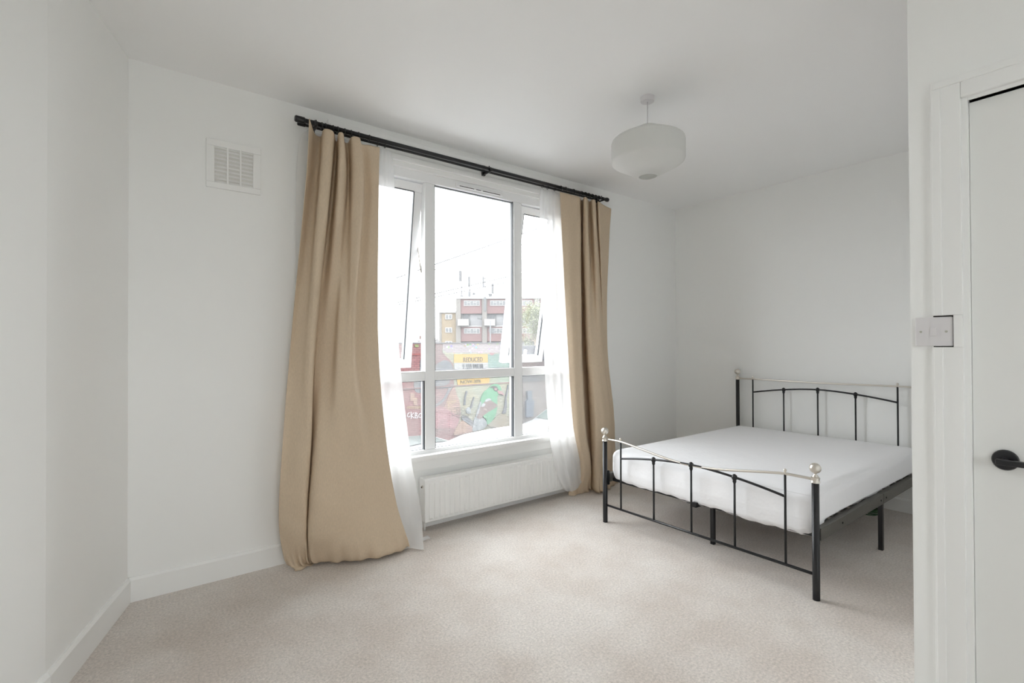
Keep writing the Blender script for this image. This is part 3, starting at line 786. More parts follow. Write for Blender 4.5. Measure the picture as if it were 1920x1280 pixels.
def bed_end(X, post_z, bot, rail_fn, arch_fn, leg_bottom=0.0):
    for y in (BYL, BYR):
        tube('post', [(X, y, leg_bottom), (X, y, leg_bottom + 0.004), (X, y, post_z)], 0.0165, M_BLACK, bed, 18)
        knob(X, y, post_z)
    n = 36
    ys = [BYL - 0.012 + (BYR + 0.012 - (BYL - 0.012)) * k / n for k in range(n + 1)]
    tube('top_rail', [(X, y, rail_fn(y)) for y in ys], 0.0068, M_NICKEL, bed, 10)
    ya = [SL_Y[0] + (SL_Y[4] - SL_Y[0]) * k / 24 for k in range(25)]
    tube('arched_rail', [(X, y, arch_fn(y)) for y in ya], 0.0068, M_BLACK, bed, 10)
    tube('lower_rail', [(X, BYL, bot), (X, BYR, bot)], 0.0075, M_BLACK, bed, 10)
    for k, y in enumerate(SL_Y):
        top = rail_fn(y) if k in (0, 4) else arch_fn(y)
        tube('spindle', [(X, y, bot), (X, y, top)], 0.0062, M_BLACK, bed, 10)
        if k in (0, 4):
            lathe('small_finial', [(0.005, 0.004), (0.0045, 0.009), (0.0075, 0.013), (0.0085, 0.018), (0.0065, 0.023), (0.0005, 0.026)], (X, y, top), M_NICKEL, bed, n=14, loc=ORIGIN[bed.name])
        else:
            lathe('cast_knuckle', [(0.0065, -0.034), (0.0105, -0.024), (0.0095, -0.016), (0.0145, -0.008), (0.016, 0.0), (0.0135, 0.009), (0.006, 0.016), (0.0005, 0.018)], (X, y, top), M_BLACK, bed, n=14, loc=ORIGIN[bed.name])
def foot_rail(y):
    t = min(1.0, abs(y - BYC) / 0.538)
    if abs(y - BYC) >= 0.538: return 0.588 + 0.0 * t
    s = t * t * (3 - 2 * t)
    return 0.527 + 0.061 * (0.45 * t * t + 0.55 * s)
def foot_arch(y):
    t = abs(y - BYC) / 0.538
    return 0.531 - 0.06 * (t ** 1.75)
def head_rail(y):
    t = min(1.0, abs(y - BYC) / 0.538)
    return 0.930 + 0.006 * t
def head_arch(y):
    t = abs(y - BYC) / 0.538
    return 0.875 - 0.059 * (t ** 1.7)
bed_end(BXF, 0.571, 0.123, foot_rail, foot_arch)
bed_end(BXH, 0.925, 0.30, head_rail, head_arch)
# side rails (two joined lengths each), cross rails, slats and support legs
for y, s in ((BYR + 0.004, -1), (BYL - 0.004, 1)):
    y0, y1 = (y - 0.016, y + 0.016)
    for xa, xb in ((BXF + 0.030, 3.605), (3.609, BXH - 0.025)):
        o = box('side_rail', (xa, xb, y0, y1, 0.283, 0.343), M_RAILM, bed, 0.002)
    box('rail_plate', (BXF + 0.014, BXF + 0.032, y - 0.012, y + 0.012, 0.262, 0.362), M_BLACK, bed, 0.003)
    box('rail_plate', (BXH - 0.032, BXH - 0.014, y - 0.012, y + 0.012, 0.262, 0.362), M_BLACK, bed, 0.003)
    for bx in (2.96, 3.56, 3.655):
        lathe('bolt', [(0.0055, 0.0), (0.0055, 0.003 * s), (0.002, 0.004 * s)], (bx, (y0 if s < 0 else y1), 0.312), M_BLACK, bed, 'y', 10, loc=ORIGIN[bed.name])
    box('support_leg', (3.596, 3.622, y - 0.012, y + 0.012, 0.0, 0.284), M_BLACK, bed, 0.002)
box('centre_rail', (BXF + 0.03, BXH - 0.03, BYC - 0.013, BYC + 0.013, 0.270, 0.300), M_BLACK, bed, 0.002)
box('cross_rail', (BXF + 0.058, BXF + 0.080, BYR + 0.02, BYL - 0.02, 0.284, 0.304), M_BLACK, bed, 0.002)
box('cross_rail', (BXH - 0.055, BXH - 0.032, BYR + 0.02, BYL - 0.02, 0.284, 0.312), M_BLACK, bed, 0.002)
for lx in (2.89, 3.62, 4.28):
    box('support_leg', (lx - 0.012, lx + 0.012, BYC - 0.012, BYC + 0.012, 0.0, 0.284), M_BLACK, bed, 0.002)
tube('floor_brace', [(2.80, BYC + 0.05, 0.262), (2.78, BYC + 0.11, 0.262)], 0.010, M_BLACK, bed, 10)
slat_me2 = None
for k in range(12):
    xs = BXF + 0.14 + k * 0.14
    if slat_me2 is None:
        bm = bmesh.new(); bm_box(bm, -0.03, 0.03, BYR + 0.02 - BYC, BYL - 0.02 - BYC, 0, 0.012)
        slat_me2 = from_bm('bed_slat', bm, M_RAILM)
    link('bed_slat', slat_me2, bed, (xs, BYC, 0.300))

# ------------------------------------------------------------------ mattress
def mattress():
    x0, x1, y0, y1, z0, z1 = 2.692, 4.462, 1.028, 2.368, 0.314, 0.507
    R = 0.055
    bm = bmesh.new()
    bmesh.ops.create_cube(bm, size=2.0)
    bmesh.ops.subdivide_edges(bm, edges=bm.edges[:], cuts=46, use_grid_fill=True)
    c = Vector(((x0 + x1) / 2, (y0 + y1) / 2, (z0 + z1) / 2))
    hx, hy, hz = (x1 - x0) / 2, (y1 - y0) / 2, (z1 - z0) / 2
    def warp(t):                                  # denser near the edges
        return math.sin(t * math.pi / 2) * 0.35 + t * 0.65
    for v in bm.verts:
        p = Vector((warp(v.co.x) * hx, warp(v.co.y) * hy, v.co.z * hz))
        r = min(R, hz * 0.62)
        q = Vector((max(-hx + r, min(hx - r, p.x)), max(-hy + r, min(hy - r, p.y)), max(-hz + r, min(hz - r, p.z))))
        d = p - q
        if d.length > 1e-6: p = q + d.normalized() * r
        X, Y = p.x / hx, p.y / hy
        if p.z > hz * 0.5:                        # soft crown and shallow quilting
            edge = max(abs(X), abs(Y))
            p.z += 0.012 * (1 - edge ** 4) + (0.0010 * math.sin(p.x * 31 + 2.2 * math.sin(p.y * 9)) * math.sin(p.y * 34 + 2.0 * math.sin(p.x * 7)) if edge < 0.86 else 0)
        if p.z < -hz * 0.55:                      # loose elastic hem
            if X < -0.9: p.z -= 0.042
            if abs(Y) > 0.9: p.z += 0.010
            p.z += 0.007 * math.sin(p.x * 7 + 2.1 * p.y) + 0.004 * math.sin(23 * p.x - 17 * p.y) + 0.003 * math.sin(61 * (p.x + p.y))
            p.x *= 0.996; p.y *= 0.994
        if abs(p.z) < hz * 0.8:
            b_ = 0.003 * math.sin(5 * p.y + 3 * p.x) + 0.0007 * math.sin(23 * (p.x - p.y) + 3 * p.z / hz)
            if abs(X) > 0.97: p.x += b_
            if abs(Y) > 0.97: p.y += b_
        v.co = p
    o = link('mattress', from_bm('mattress', bm, None, True), None, c)
    m, nt, b = new_mat('white_mattress_cover')
    b.inputs['Base Color'].default_value = (0.90, 0.90, 0.92, 1)
    b.inputs['Roughness'].default_value = 0.8
    b.inputs['Specular IOR Level'].default_value = 0.15
    tc = nt.nodes.new('ShaderNodeTexCoord')
    w = nt.nodes.new('ShaderNodeTexWave'); w.inputs['Scale'].default_value = 9; w.inputs['Distortion'].default_value = 6; w.inputs['Detail'].default_value = 2
    w.inputs['Detail Scale'].default_value = 2.2
    n = nt.nodes.new('ShaderNodeTexNoise'); n.inputs['Scale'].default_value = 14
    ad = nt.nodes.new('ShaderNodeMath'); ad.operation = 'MULTIPLY'
    bp = nt.nodes.new('ShaderNodeBump'); bp.inputs['Strength'].default_value = 0.13; bp.inputs['Distance'].default_value = 0.01
    nt.links.new(tc.outputs['Object'], w.inputs['Vector']); nt.links.new(tc.outputs['Object'], n.inputs['Vector'])
    nt.links.new(w.outputs['Fac'], ad.inputs[0]); nt.links.new(n.outputs['Fac'], ad.inputs[1])
    nt.links.new(ad.outputs[0], bp.inputs['Height']); nt.links.new(bp.outputs[0], b.inputs['Normal'])
    o.data.materials.append(m)
    return o
tag(mattress(), 'mattress in a white fitted cover lying on the metal bed', 'mattress')

# coil of cable hanging below the side rail
coil = []
for k in range(0, 140):
    a = k * 0.24
    coil.append((3.70 + 0.055 * math.cos(a) + 0.006 * math.sin(a * 0.37), 1.10 + 0.05 * math.sin(a) + 0.008 * math.sin(a * 0.21), 0.188 + 0.010 * math.sin(a * 0.5) + 0.022 * k / 140))
coil += [(3.745, 1.06, 0.235), (3.74, 1.062, 0.275), (3.725, 1.065, 0.312), (3.715, 1.075, 0.318)]
o = tube('cable_coil', coil, 0.0035, M_CABLE, None, 7)
tag(o, 'coil of dark green cable hanging under the bed rail', 'cable')

# ================================================================== outside
SZ = -2.60                                        # street level
o = box('street_ground', (-120, 180, 3.38, 260, SZ - 0.5, SZ), mat('asphalt', (0.045, 0.045, 0.046), 0.9, noise=0.2, nscale=3))
tag(o, 'grey asphalt street outside the window', 'ground', kind='structure')
o = box('yard_ground', (-120, 180, -200, 3.38, SZ - 0.5, SZ), mat('bounce_paving', (0.42, 0.42, 0.40), 0.9, noise=0.15, nscale=3))  # unseen ground, made pale to bounce daylight up to the ceiling
tag(o, 'unseen pale ground behind the house, added to bounce daylight indoors', 'ground', kind='structure')

# ------------------------------------------------------------------ mural wall
OUTK = 0.50
def omat(name, color, *a, **k): return mat(name, tuple(c * OUTK for c in color), *a, **k)
OUT = 0.26                                          # paints darkened so the bright exposure does not wash them out
def brick_paint(name, color, color2=None, mortar=0.58, var=0.12, mix_scale=1.3):
    """painted brickwork: one paint colour (or two blended in patches) over courses that show through"""
    m, nt, b = new_mat(name)
    color = tuple(c * OUT for c in color)
    if color2: color2 = tuple(c * OUT for c in color2)
    b.inputs['Roughness'].default_value = 0.85
    g = nt.nodes.new('ShaderNodeNewGeometry')
    sp = nt.nodes.new('ShaderNodeSeparateXYZ'); cb = nt.nodes.new('ShaderNodeCombineXYZ')
    nt.links.new(g.outputs['Position'], sp.inputs[0])
    nt.links.new(sp.outputs['X'], cb.inputs['X']); nt.links.new(sp.outputs['Z'], cb.inputs['Y'])
    br = nt.nodes.new('ShaderNodeTexBrick')
    br.inputs['Scale'].default_value = 1.0
    br.inputs['Brick Width'].default_value = 0.225
    br.inputs['Row Height'].default_value = 0.075
    br.inputs['Mortar Size'].default_value = 0.011
    br.inputs['Color1'].default_value = (1 - var, 1 - var, 1 - var, 1)
    br.inputs['Color2'].default_value = (1 + var, 1 + var, 1 + var, 1)
    br.inputs['Mortar'].default_value = (mortar, mortar, mortar, 1)
    nt.links.new(cb.outputs[0], br.inputs['Vector'])
    mx = nt.nodes.new('ShaderNodeMix'); mx.data_type = 'RGBA'; mx.blend_type = 'MULTIPLY'; mx.inputs[0].default_value = 1
    nt.links.new(br.outputs['Color'], mx.inputs[7])
    if color2 is None:
        mx.inputs[6].default_value = (*color, 1)
    else:
        n = nt.nodes.new('ShaderNodeTexNoise'); n.inputs['Scale'].default_value = mix_scale; n.inputs['Detail'].default_value = 5
        nt.links.new(cb.outputs[0], n.inputs['Vector'])
        r = nt.nodes.new('ShaderNodeValToRGB')
        r.color_ramp.elements[0].position = 0.4; r.color_ramp.elements[0].color = (*color, 1)
        r.color_ramp.elements[1].position = 0.6; r.color_ramp.elements[1].color = (*color2, 1)
        nt.links.new(n.outputs['Fac'], r.inputs[0]); nt.links.new(r.outputs[0], mx.inputs[6])
    nt.links.new(mx.outputs[2], b.inputs['Base Color'])
    return m

MY = 17.5
mw = empty('mural_wall', (12, MY, SZ), 'long brick wall across the street painted with a bird mural', 'wall')
K = 1.0
M_BROSE = brick_paint('rose_brick', (0.38, 0.205, 0.20), (0.33, 0.235, 0.225))
M_BRED = brick_paint('red_brick', (0.33, 0.14, 0.14), (0.36, 0.20, 0.19))
M_BGREY = brick_paint('plain_grey_brick', (0.215, 0.19, 0.185), (0.25, 0.22, 0.205), mortar=0.75)
M_COPE = omat('coping_stone', (0.12, 0.12, 0.125), 0.9, noise=0.15, nscale=4)
XS = x_at(966, MY, 0)
xa, xb = x_at(700, MY, 0), x_at(812, MY, 0)
top = 1.37
def wall_piece(name, x0, x1, z1, m):
    return box(name, (x0, x1, MY, MY + 0.34, SZ, z1), m, mw)
wall_piece('rose_section', -12, x_at(806, MY, 0), 1.345, M_BRED)
wall_piece('mural_section', x_at(806, MY, 0), XS, 1.345, M_BROSE)
wall_piece('plain_section', XS, 45, 1.21, M_BGREY)
box('ledge', (-12, XS, MY - 0.035, MY, -0.41, -0.365), M_BROSE, mw)
box('coping', (-12, XS, MY - 0.03, MY + 0.37, 1.345, 1.385), M_COPE, mw)
box('coping', (XS, 45, MY - 0.03, MY + 0.37, 1.21, 1.25), M_COPE, mw)
box('dark_band', (XS, 45, MY - 0.02, MY, 0.55, 1.205), brick_paint('slate_band', (0.13, 0.13, 0.15), (0.17, 0.17, 0.18)), mw)
box('dark_band', (XS, 45, MY - 0.02, MY, -0.42, 0.06), brick_paint('slate_band_low', (0.15, 0.15, 0.16), (0.19, 0.185, 0.18)), mw)

_layer = [0]
def paint(name, pts, m, d=None, label=None):
    """a flat area of paint on the wall; pts are picture positions, laid on the wall face"""
    _layer[0] += 1
    y = MY - 0.002 - 0.0012 * _layer[0]
    poly = []
    for px, py in pts:
        p = at(px, py, MY)
        poly.append((p[0], p[2]))
    o = prism(name, poly, y, MY, m, mw)
    if label: o['label'] = label
    return o
def Z2(u, v): return (810 + u / 9.844, 715 + v / 9.844)
def Z1(u, v): return (810 + u / 12.0, 635 + v / 12.0)
def smooth_poly(pts, n=4):
    P = np.array(pts, float); k = len(P); out = []
    for i in range(k):
        p0, p1, p2, p3 = P[(i - 1) % k], P[i], P[(i + 1) % k], P[(i + 2) % k]
        for j in range(n):
            f = j / n
            q = 0.5 * ((2 * p1) + (-p0 + p2) * f + (2 * p0 - 5 * p1 + 4 * p2 - p3) * f * f + (-p0 + 3 * p1 - 3 * p2 + p3) * f ** 3)
            out.append((q[0], q[1]))
    return out

M_YEL = brick_paint('pale_yellow_paint', (0.44, 0.41, 0.29), (0.40, 0.42, 0.34), mortar=0.60)
M_TEAL = brick_paint('teal_paint', (0.215, 0.34, 0.31), (0.27, 0.37, 0.31), mortar=0.60)
M_PALEG = brick_paint('pale_green_paint', (0.37, 0.44, 0.34), (0.42, 0.43, 0.32), mortar=0.60)
M_SIGNY = omat('sign_yellow_paint', (0.29, 0.19, 0.055), 0.8, noise=0.05, nscale=6)
M_SIGNW = brick_paint('sign_white_paint', (0.50, 0.50, 0.49), None, mortar=0.60, var=0.03)
M_INK = omat('dark_sign_lettering', (0.03, 0.03, 0.025), 0.8)
M_SLATE = brick_paint('slate_paint', (0.22, 0.23, 0.25), (0.30, 0.29, 0.29))
M_SLATE2 = brick_paint('dark_slate_paint', (0.15, 0.17, 0.19), (0.23, 0.23, 0.24), mix_scale=3)
M_PEACH = brick_paint('peach_paint', (0.46, 0.31, 0.23), (0.43, 0.28, 0.24))
M_PINK = brick_paint('pink_paint', (0.46, 0.23, 0.24), (0.42, 0.25, 0.25))
M_TAN = brick_paint('tan_paint', (0.40, 0.33, 0.23), (0.36, 0.33, 0.25))
M_GREEN = brick_paint('bird_green_paint', (0.13, 0.37, 0.20), (0.17, 0.42, 0.25), mortar=0.74, var=0.05, mix_scale=4)
M_WING = brick_paint('wing_brown_paint', (0.25, 0.18, 0.17), (0.29, 0.22, 0.20), mortar=0.74, var=0.05, mix_scale=5)
M_TAIL = brick_paint('tail_grey_paint', (0.33, 0.36, 0.36), (0.42, 0.44, 0.45), mortar=0.74, var=0.05, mix_scale=7)
M_WHITEP = brick_paint('white_paint', (0.50, 0.51, 0.52), None, mortar=0.74, var=0.04)
M_BEAK = brick_paint('beak_pink_paint', (0.42, 0.25, 0.25), None, mortar=0.8, var=0.04)

def confetti_material():
    m = brick_paint('confetti_band_paint', (0.50, 0.44, 0.44), (0.46, 0.40, 0.41), mortar=0.60, var=0.04)
    nt = m.node_tree; b = nt.nodes['Principled BSDF']
    src = b.inputs['Base Color'].links[0].from_socket
    cb = [n for n in nt.nodes if n.type == 'COMBXYZ'][0]
    v = nt.nodes.new('ShaderNodeTexVoronoi'); v.inputs['Scale'].default_value = 6.5
    nt.links.new(cb.outputs[0], v.inputs['Vector'])
    st = nt.nodes.new('ShaderNodeMath'); st.operation = 'LESS_THAN'; st.inputs[1].default_value = 0.27
    nt.links.new(v.outputs['Distance'], st.inputs[0])
    hsv = nt.nodes.new('ShaderNodeHueSaturation'); hsv.inputs['Saturation'].default_value = 0.85; hsv.inputs['Value'].default_value = 0.28
    nt.links.new(v.outputs['Color'], hsv.inputs['Color'])
    mx = nt.nodes.new('ShaderNodeMix'); mx.data_type = 'RGBA'
    nt.links.new(st.outputs[0], mx.inputs[0]); nt.links.new(src, mx.inputs[6]); nt.links.new(hsv.outputs[0], mx.inputs[7])
    nt.links.new(mx.outputs[2], b.inputs['Base Color'])
    return m

# background fields
yel = [Z1(232, 215), (966, 652), (966, 725), (966, 800), (960, 812)] + [Z2(720, 960), Z2(540, 960), Z2(400, 960), Z2(440, 860), Z2(500, 740), Z2(530, 600), Z2(525, 480), Z2(490, 330), Z2(440, 180), Z2(405, 60)] + [Z1(490, 960), Z1(490, 700), Z1(470, 560), Z1(400, 470), Z1(300, 380), Z1(240, 300)]
paint('pale_field', yel, M_YEL)
paint('confetti_band', [Z1(245, 120), (967, 643.8), (967, 661.5), Z1(500, 315), Z1(330, 312), Z1(235, 230)], confetti_material())
paint('teal_field', [Z1(1245, 350), (967, 661.8), (967, 692), Z1(1265, 690)], M_TEAL)
paint('pale_green_field', [Z1(1290, 880), (967, 704), (967, 716.8), Z1(1275, 1010)], M_PALEG)
paint('red_heart', smooth_poly([Z1(1300, 318), Z1(1380, 318), Z1(1400, 345), Z1(1345, 372), Z1(1295, 345)]), M_PINK)
# rose figure
paint('pink_field', smooth_poly([Z2(10, 480), Z2(200, 460), Z2(330, 520), Z2(480, 640), Z2(490, 740), Z2(430, 860), Z2(300, 850), Z2(100, 870), Z2(-20, 840)]), M_PINK)
paint('peach_field', smooth_poly([Z2(250, 400), Z2(400, 90), Z2(450, 220), Z2(500, 350), Z2(520, 480), Z2(480, 620), Z2(360, 560), Z2(230, 480)]), M_PEACH)
paint('grey_cap', smooth_poly([Z1(60, 640), Z1(160, 530), Z1(290, 480), Z1(400, 520), Z1(450, 600), Z1(470, 690), Z1(380, 1000), Z1(180, 1060), Z1(60, 1050)]), M_SLATE)
paint('dark_streak', smooth_poly([Z1(100, 625), Z1(200, 610), Z1(330, 620), Z1(350, 650), Z1(250, 668), Z1(120, 655)]), M_SLATE2)
paint('dark_streak', smooth_poly([Z2(330, 70), Z2(395, 70), Z2(330, 170), Z2(250, 320), Z2(180, 400), Z2(60, 470), Z2(60, 430), Z2(190, 330), Z2(260, 220)]), M_SLATE)
paint('dark_streak', smooth_poly([Z2(40, 90), Z2(200, 95), Z2(390, 80), Z2(390, 104), Z2(200, 125), Z2(40, 115)]), M_SLATE2)
paint('grey_smudge', smooth_poly([(777, 715), (797, 712), (806, 720), (800, 733), (780, 735)]), M_SLATE)
paint('grey_arch', smooth_poly([(789, 700), (788, 680), (793, 665), (799, 662), (806, 664), (806, 700)]), brick_paint('arch_white_paint', (0.40, 0.41, 0.42), None, mortar=0.6, var=0.05))
paint('dark_arch', smooth_poly([(788, 690), (787.5, 678), (791, 667), (794, 664), (794, 690)]), M_SLATE2)
paint('red_ledge', [(770, 663), (806, 662), (806, 665), (770, 666)], brick_paint('red_ledge_paint', (0.36, 0.10, 0.09)))
paint('orange_patch', [(769, 737), (777, 737), (777, 745), (782, 745), (782, 759), (775, 759), (775, 751), (769, 751)], M_PEACH)
paint('green_patch', smooth_poly([(778, 646), (784, 646), (784, 650), (778, 650)]), brick_paint('moss_paint', (0.30, 0.36, 0.15)))
# signs
paint('sale_sign', [Z1(490, 352), Z1(500, 345), Z1(1235, 345), Z1(1247, 355), Z1(1252, 533), Z1(488, 540)], M_SIGNY, label='yellow painted sign')
paint('sale_sign_white', [Z1(488, 540), Z1(1252, 533), Z1(1262, 700), Z1(1240, 880), Z1(570, 905), Z1(500, 720)], M_SIGNW)
paint('sale_sign', [Z1(550, 860), Z1(1280, 830), Z1(1290, 930), Z1(1275, 1015), Z1(600, 1048), Z1(570, 1030)], M_SIGNY, label='yellow painted sign')
def lettering(name, body, px, py, w_px, h_px, m, bold=False, label=None):
    """text on the wall: px, py is the lower left corner in the picture"""
    a = at(px, py, MY); b = at(px + w_px, py, MY); c = at(px, py - h_px, MY)
    cu = bpy.data.curves.new(name, 'FONT')
    cu.body = body
    cu.extrude = 0.004
    cu.offset = 0.012 if bold else 0.004
    cu.materials.append(m)
    o = bpy.data.objects.new(name, cu)
    COL.objects.link(o)
    o.parent = mw
    _layer[0] += 1
    o.location = Vector((a[0], MY - 0.006 - 0.0012 * _layer[0], a[2])) - ORIGIN[mw.name]
    o.rotation_euler = (math.radians(90), 0, 0)
    bpy.context.view_layer.update()
    dx, dy = o.dimensions.x, o.dimensions.y
    o.scale = ((b[0] - a[0]) / max(dx, 1e-3), (c[2] - a[2]) / max(dy, 1e-3), 1)
    if label: o['label'] = label
    return o
lettering('lettering', 'REDUCED', *Z1(690, 522), 435 / 12, 105 / 12, M_INK, label='REDUCED in dark capitals')
lettering('lettering', 'NOW-30%', *Z1(625, 1008), 460 / 12, 75 / 12, M_INK, label='NOW-30% in dark capitals')
for k in range(30):
    u = 672 + k * 15.5
    w = random.choice((4, 5, 7, 9))
    if k % 10 == 4: continue
    hh = 690 if k % 3 else 640
    paint('barcode_bar', [Z1(u, 565 + random.random() * 12), Z1(u + w, 565), Z1(u + w + 8, hh), Z1(u + 8, hh)], M_SLATE2)
# twigs, branch, lower field
paint('sand_field', smooth_poly([Z2(400, 985), Z2(430, 890), Z2(540, 720), Z2(640, 780), Z2(735, 840), Z2(735, 920), Z2(560, 960)]), M_PEACH)
paint('olive_field', smooth_poly([Z2(1010, 800), Z2(1100, 720), Z2(1250, 600), Z2(1400, 640), Z2(1540, 720), Z2(1540, 820), Z2(1200, 850)]), M_TAN)
paint('branch', smooth_poly([Z2(560, 625), Z2(650, 650), Z2(745, 750), Z2(735, 830), Z2(640, 765), Z2(540, 690)]), M_SLATE)
paint('twig', [Z2(618, 172), Z2(645, 176), Z2(612, 300), Z2(604, 432), Z2(572, 432), Z2(592, 300)], M_SLATE2)
paint('twig', [Z2(758, 285), Z2(772, 290), Z2(742, 400), Z2(720, 490), Z2(690, 490), Z2(725, 380)], M_SLATE2)
paint('twig', [Z2(1390, 55), Z2(1402, 62), Z2(1392, 180), Z2(1362, 300), Z2(1366, 470), Z2(1350, 585), Z2(1285, 590), Z2(1322, 470), Z2(1342, 300), Z2(1365, 180)], M_SLATE2)
paint('pale_brush_mark', smooth_poly([Z2(620, 520), Z2(670, 470), Z2(700, 520), Z2(690, 590), Z2(630, 580)]), M_TAIL)
# bird
paint('bird_tail', smooth_poly([Z2(790, 655), Z2(860, 675), Z2(935, 672), Z2(990, 740), Z2(990, 815), Z2(930, 870), Z2(840, 895), Z2(735, 905), Z2(750, 780)]), M_TAIL, label='pale grey tail of the painted bird')
paint('bird_body', smooth_poly([Z2(1060, 100), Z2(1100, 60), Z2(1160, 42), Z2(1215, 60), Z2(1252, 105), Z2(1262, 165), Z2(1225, 215), Z2(1195, 270), Z2(1186, 340), Z2(1190, 430), Z2(1178, 530), Z2(1150, 630), Z2(1105, 705), Z2(1045, 770), Z2(1000, 785), Z2(985, 700), Z2(930, 640), Z2(890, 480), Z2(882, 370), Z2(910, 265), Z2(950, 195), Z2(1010, 145)]), M_GREEN, label='green body of the painted bird')
paint('bird_wing', smooth_poly([Z2(1060, 345), Z2(1130, 385), Z2(1192, 435), Z2(1150, 485), Z2(1060, 540), Z2(950, 612), Z2(885, 680), Z2(830, 680), Z2(800, 640), Z2(832, 560), Z2(872, 470), Z2(925, 395), Z2(990, 350)]), M_WING, label='brown wing of the painted bird')
paint('wing_edge', smooth_poly([Z2(880, 370), Z2(900, 390), Z2(870, 480), Z2(820, 630), Z2(798, 630), Z2(840, 490)]), M_TAIL)
paint('wing_spot', smooth_poly([Z2(897, 440), Z2(920, 405), Z2(960, 398), Z2(966, 425), Z2(935, 458), Z2(905, 462)]), M_WHITEP)
paint('wing_spot', smooth_poly([Z2(960, 355), Z2(990, 320), Z2(1050, 310), Z2(1075, 335), Z2(1030, 352), Z2(985, 372)]), M_WHITEP)
paint('wing_spot', smooth_poly([Z2(828, 535), Z2(845, 515), Z2(858, 530), Z2(845, 550)]), M_WHITEP)
paint('wing_spot', smooth_poly([Z2(815, 575), Z2(835, 562), Z2(852, 572), Z2(835, 590)]), M_WHITEP)
paint('bird_mask', smooth_poly([Z2(1052, 108), Z2(1100, 82), Z2(1160, 85), Z2(1198, 125), Z2(1205, 165), Z2(1165, 180), Z2(1125, 160), Z2(1105, 120)]), M_INK, label='dark eye mask of the painted bird')
paint('bird_eye', smooth_poly([Z2(1130, 140), Z2(1155, 115), Z2(1185, 138), Z2(1160, 165)]), M_BEAK)
paint('bird_beak', smooth_poly([Z2(1190, 168), Z2(1250, 168), Z2(1298, 210), Z2(1312, 258), Z2(1265, 232), Z2(1205, 222)]), M_BEAK, label='pink beak of the painted bird')
# spray tags
def stroke(name, pts, w, m):
    """a line of spray paint, w picture pixels wide"""
    P = [Vector(p) for p in pts]
    L, R_ = [], []
    for i, p in enumerate(P):
        d = (P[min(i + 1, len(P) - 1)] - P[max(i - 1, 0)]).normalized()
        n = Vector((-d.y, d.x)) * w / 2
        L.append(p + n); R_.append(p - n)
    _layer[0] += 1
    y = MY - 0.004 - 0.0012 * _layer[0]
    V, Fc = [], []
    for q in L + R_:
        a = at(q.x, q.y, MY); V.append((a[0], y, a[2]))
    n = len(P)
    org = ORIGIN[mw.name]
    V = [Vector(v) - org for v in V]
    Fc = [(i, i + 1, n + i + 1, n + i) for i in range(n - 1)]
    return link(name, meshdata(name, V, Fc, m), mw, org)
for pts in ([(335, 510), (342, 560), (360, 620)], [(345, 638), (400, 605), (470, 592), (540, 610), (610, 645)], [(395, 492), (450, 480), (520, 478), (590, 492)],
            [(432, 488), (440, 540), (446, 590)], [(470, 590), (480, 520), (520, 505), (545, 540), (520, 580), (480, 602), (560, 590), (620, 640), (690, 705)],
            [(590, 500), (560, 560)], [(612, 535), (655, 565), (697, 605), (650, 632), (585, 652)], [(418, 630), (450, 655), (500, 666), (560, 655), (590, 640)]):
    stroke('graffiti_tag', [Z2(*p) for p in pts], 0.75, M_INK)
M_SPRAYW = omat('white_spray_paint', (0.40, 0.40, 0.41), 0.8)
for pts in ([(766, 772.5), (762.5, 775), (762, 780), (765, 781), (767, 779)], [(768.5, 771), (769, 784)], [(774, 773), (769, 778), (774.5, 783)],
            [(776.5, 773), (776, 783)], [(776.5, 773), (780, 774), (779, 777), (776.5, 778), (781, 779.5), (781, 782.5), (776, 783)],
            [(786, 774), (783, 777), (783.5, 781), (786, 782), (788.5, 779), (788, 775), (786, 774)], [(790, 773), (792, 777.5), (795, 772)], [(792, 777.5), (791, 788)]):
    stroke('graffiti_letter', pts, 1.3, M_SPRAYW)
M_SPRAYY = omat('yellow_spray_paint', (0.26, 0.22, 0.09), 0.8)
for k in range(8):
    x = 761 + k * 4
    stroke('yellow_scrawl', [(x, 766), (x + 1.2, 760), (x + 2.4, 765), (x + 3.4, 761)], 0.8, M_SPRAYY)
for pts in ([(836, 752), (838, 757), (841, 751)], [(838, 757), (839, 763)], [(843, 756), (845, 750), (847, 755)], [(849, 755), (850, 749), (853, 753)]):
    stroke('yellow_scrawl', pts, 0.8, M_SPRAYY)
paint('blue_door', [(986, 733), (995, 732), (995, 747), (999, 751), (997, 780), (984, 782), (984, 752), (987, 748)], brick_paint('blue_patch_paint', (0.13, 0.16, 0.21), (0.17, 0.19, 0.21)))

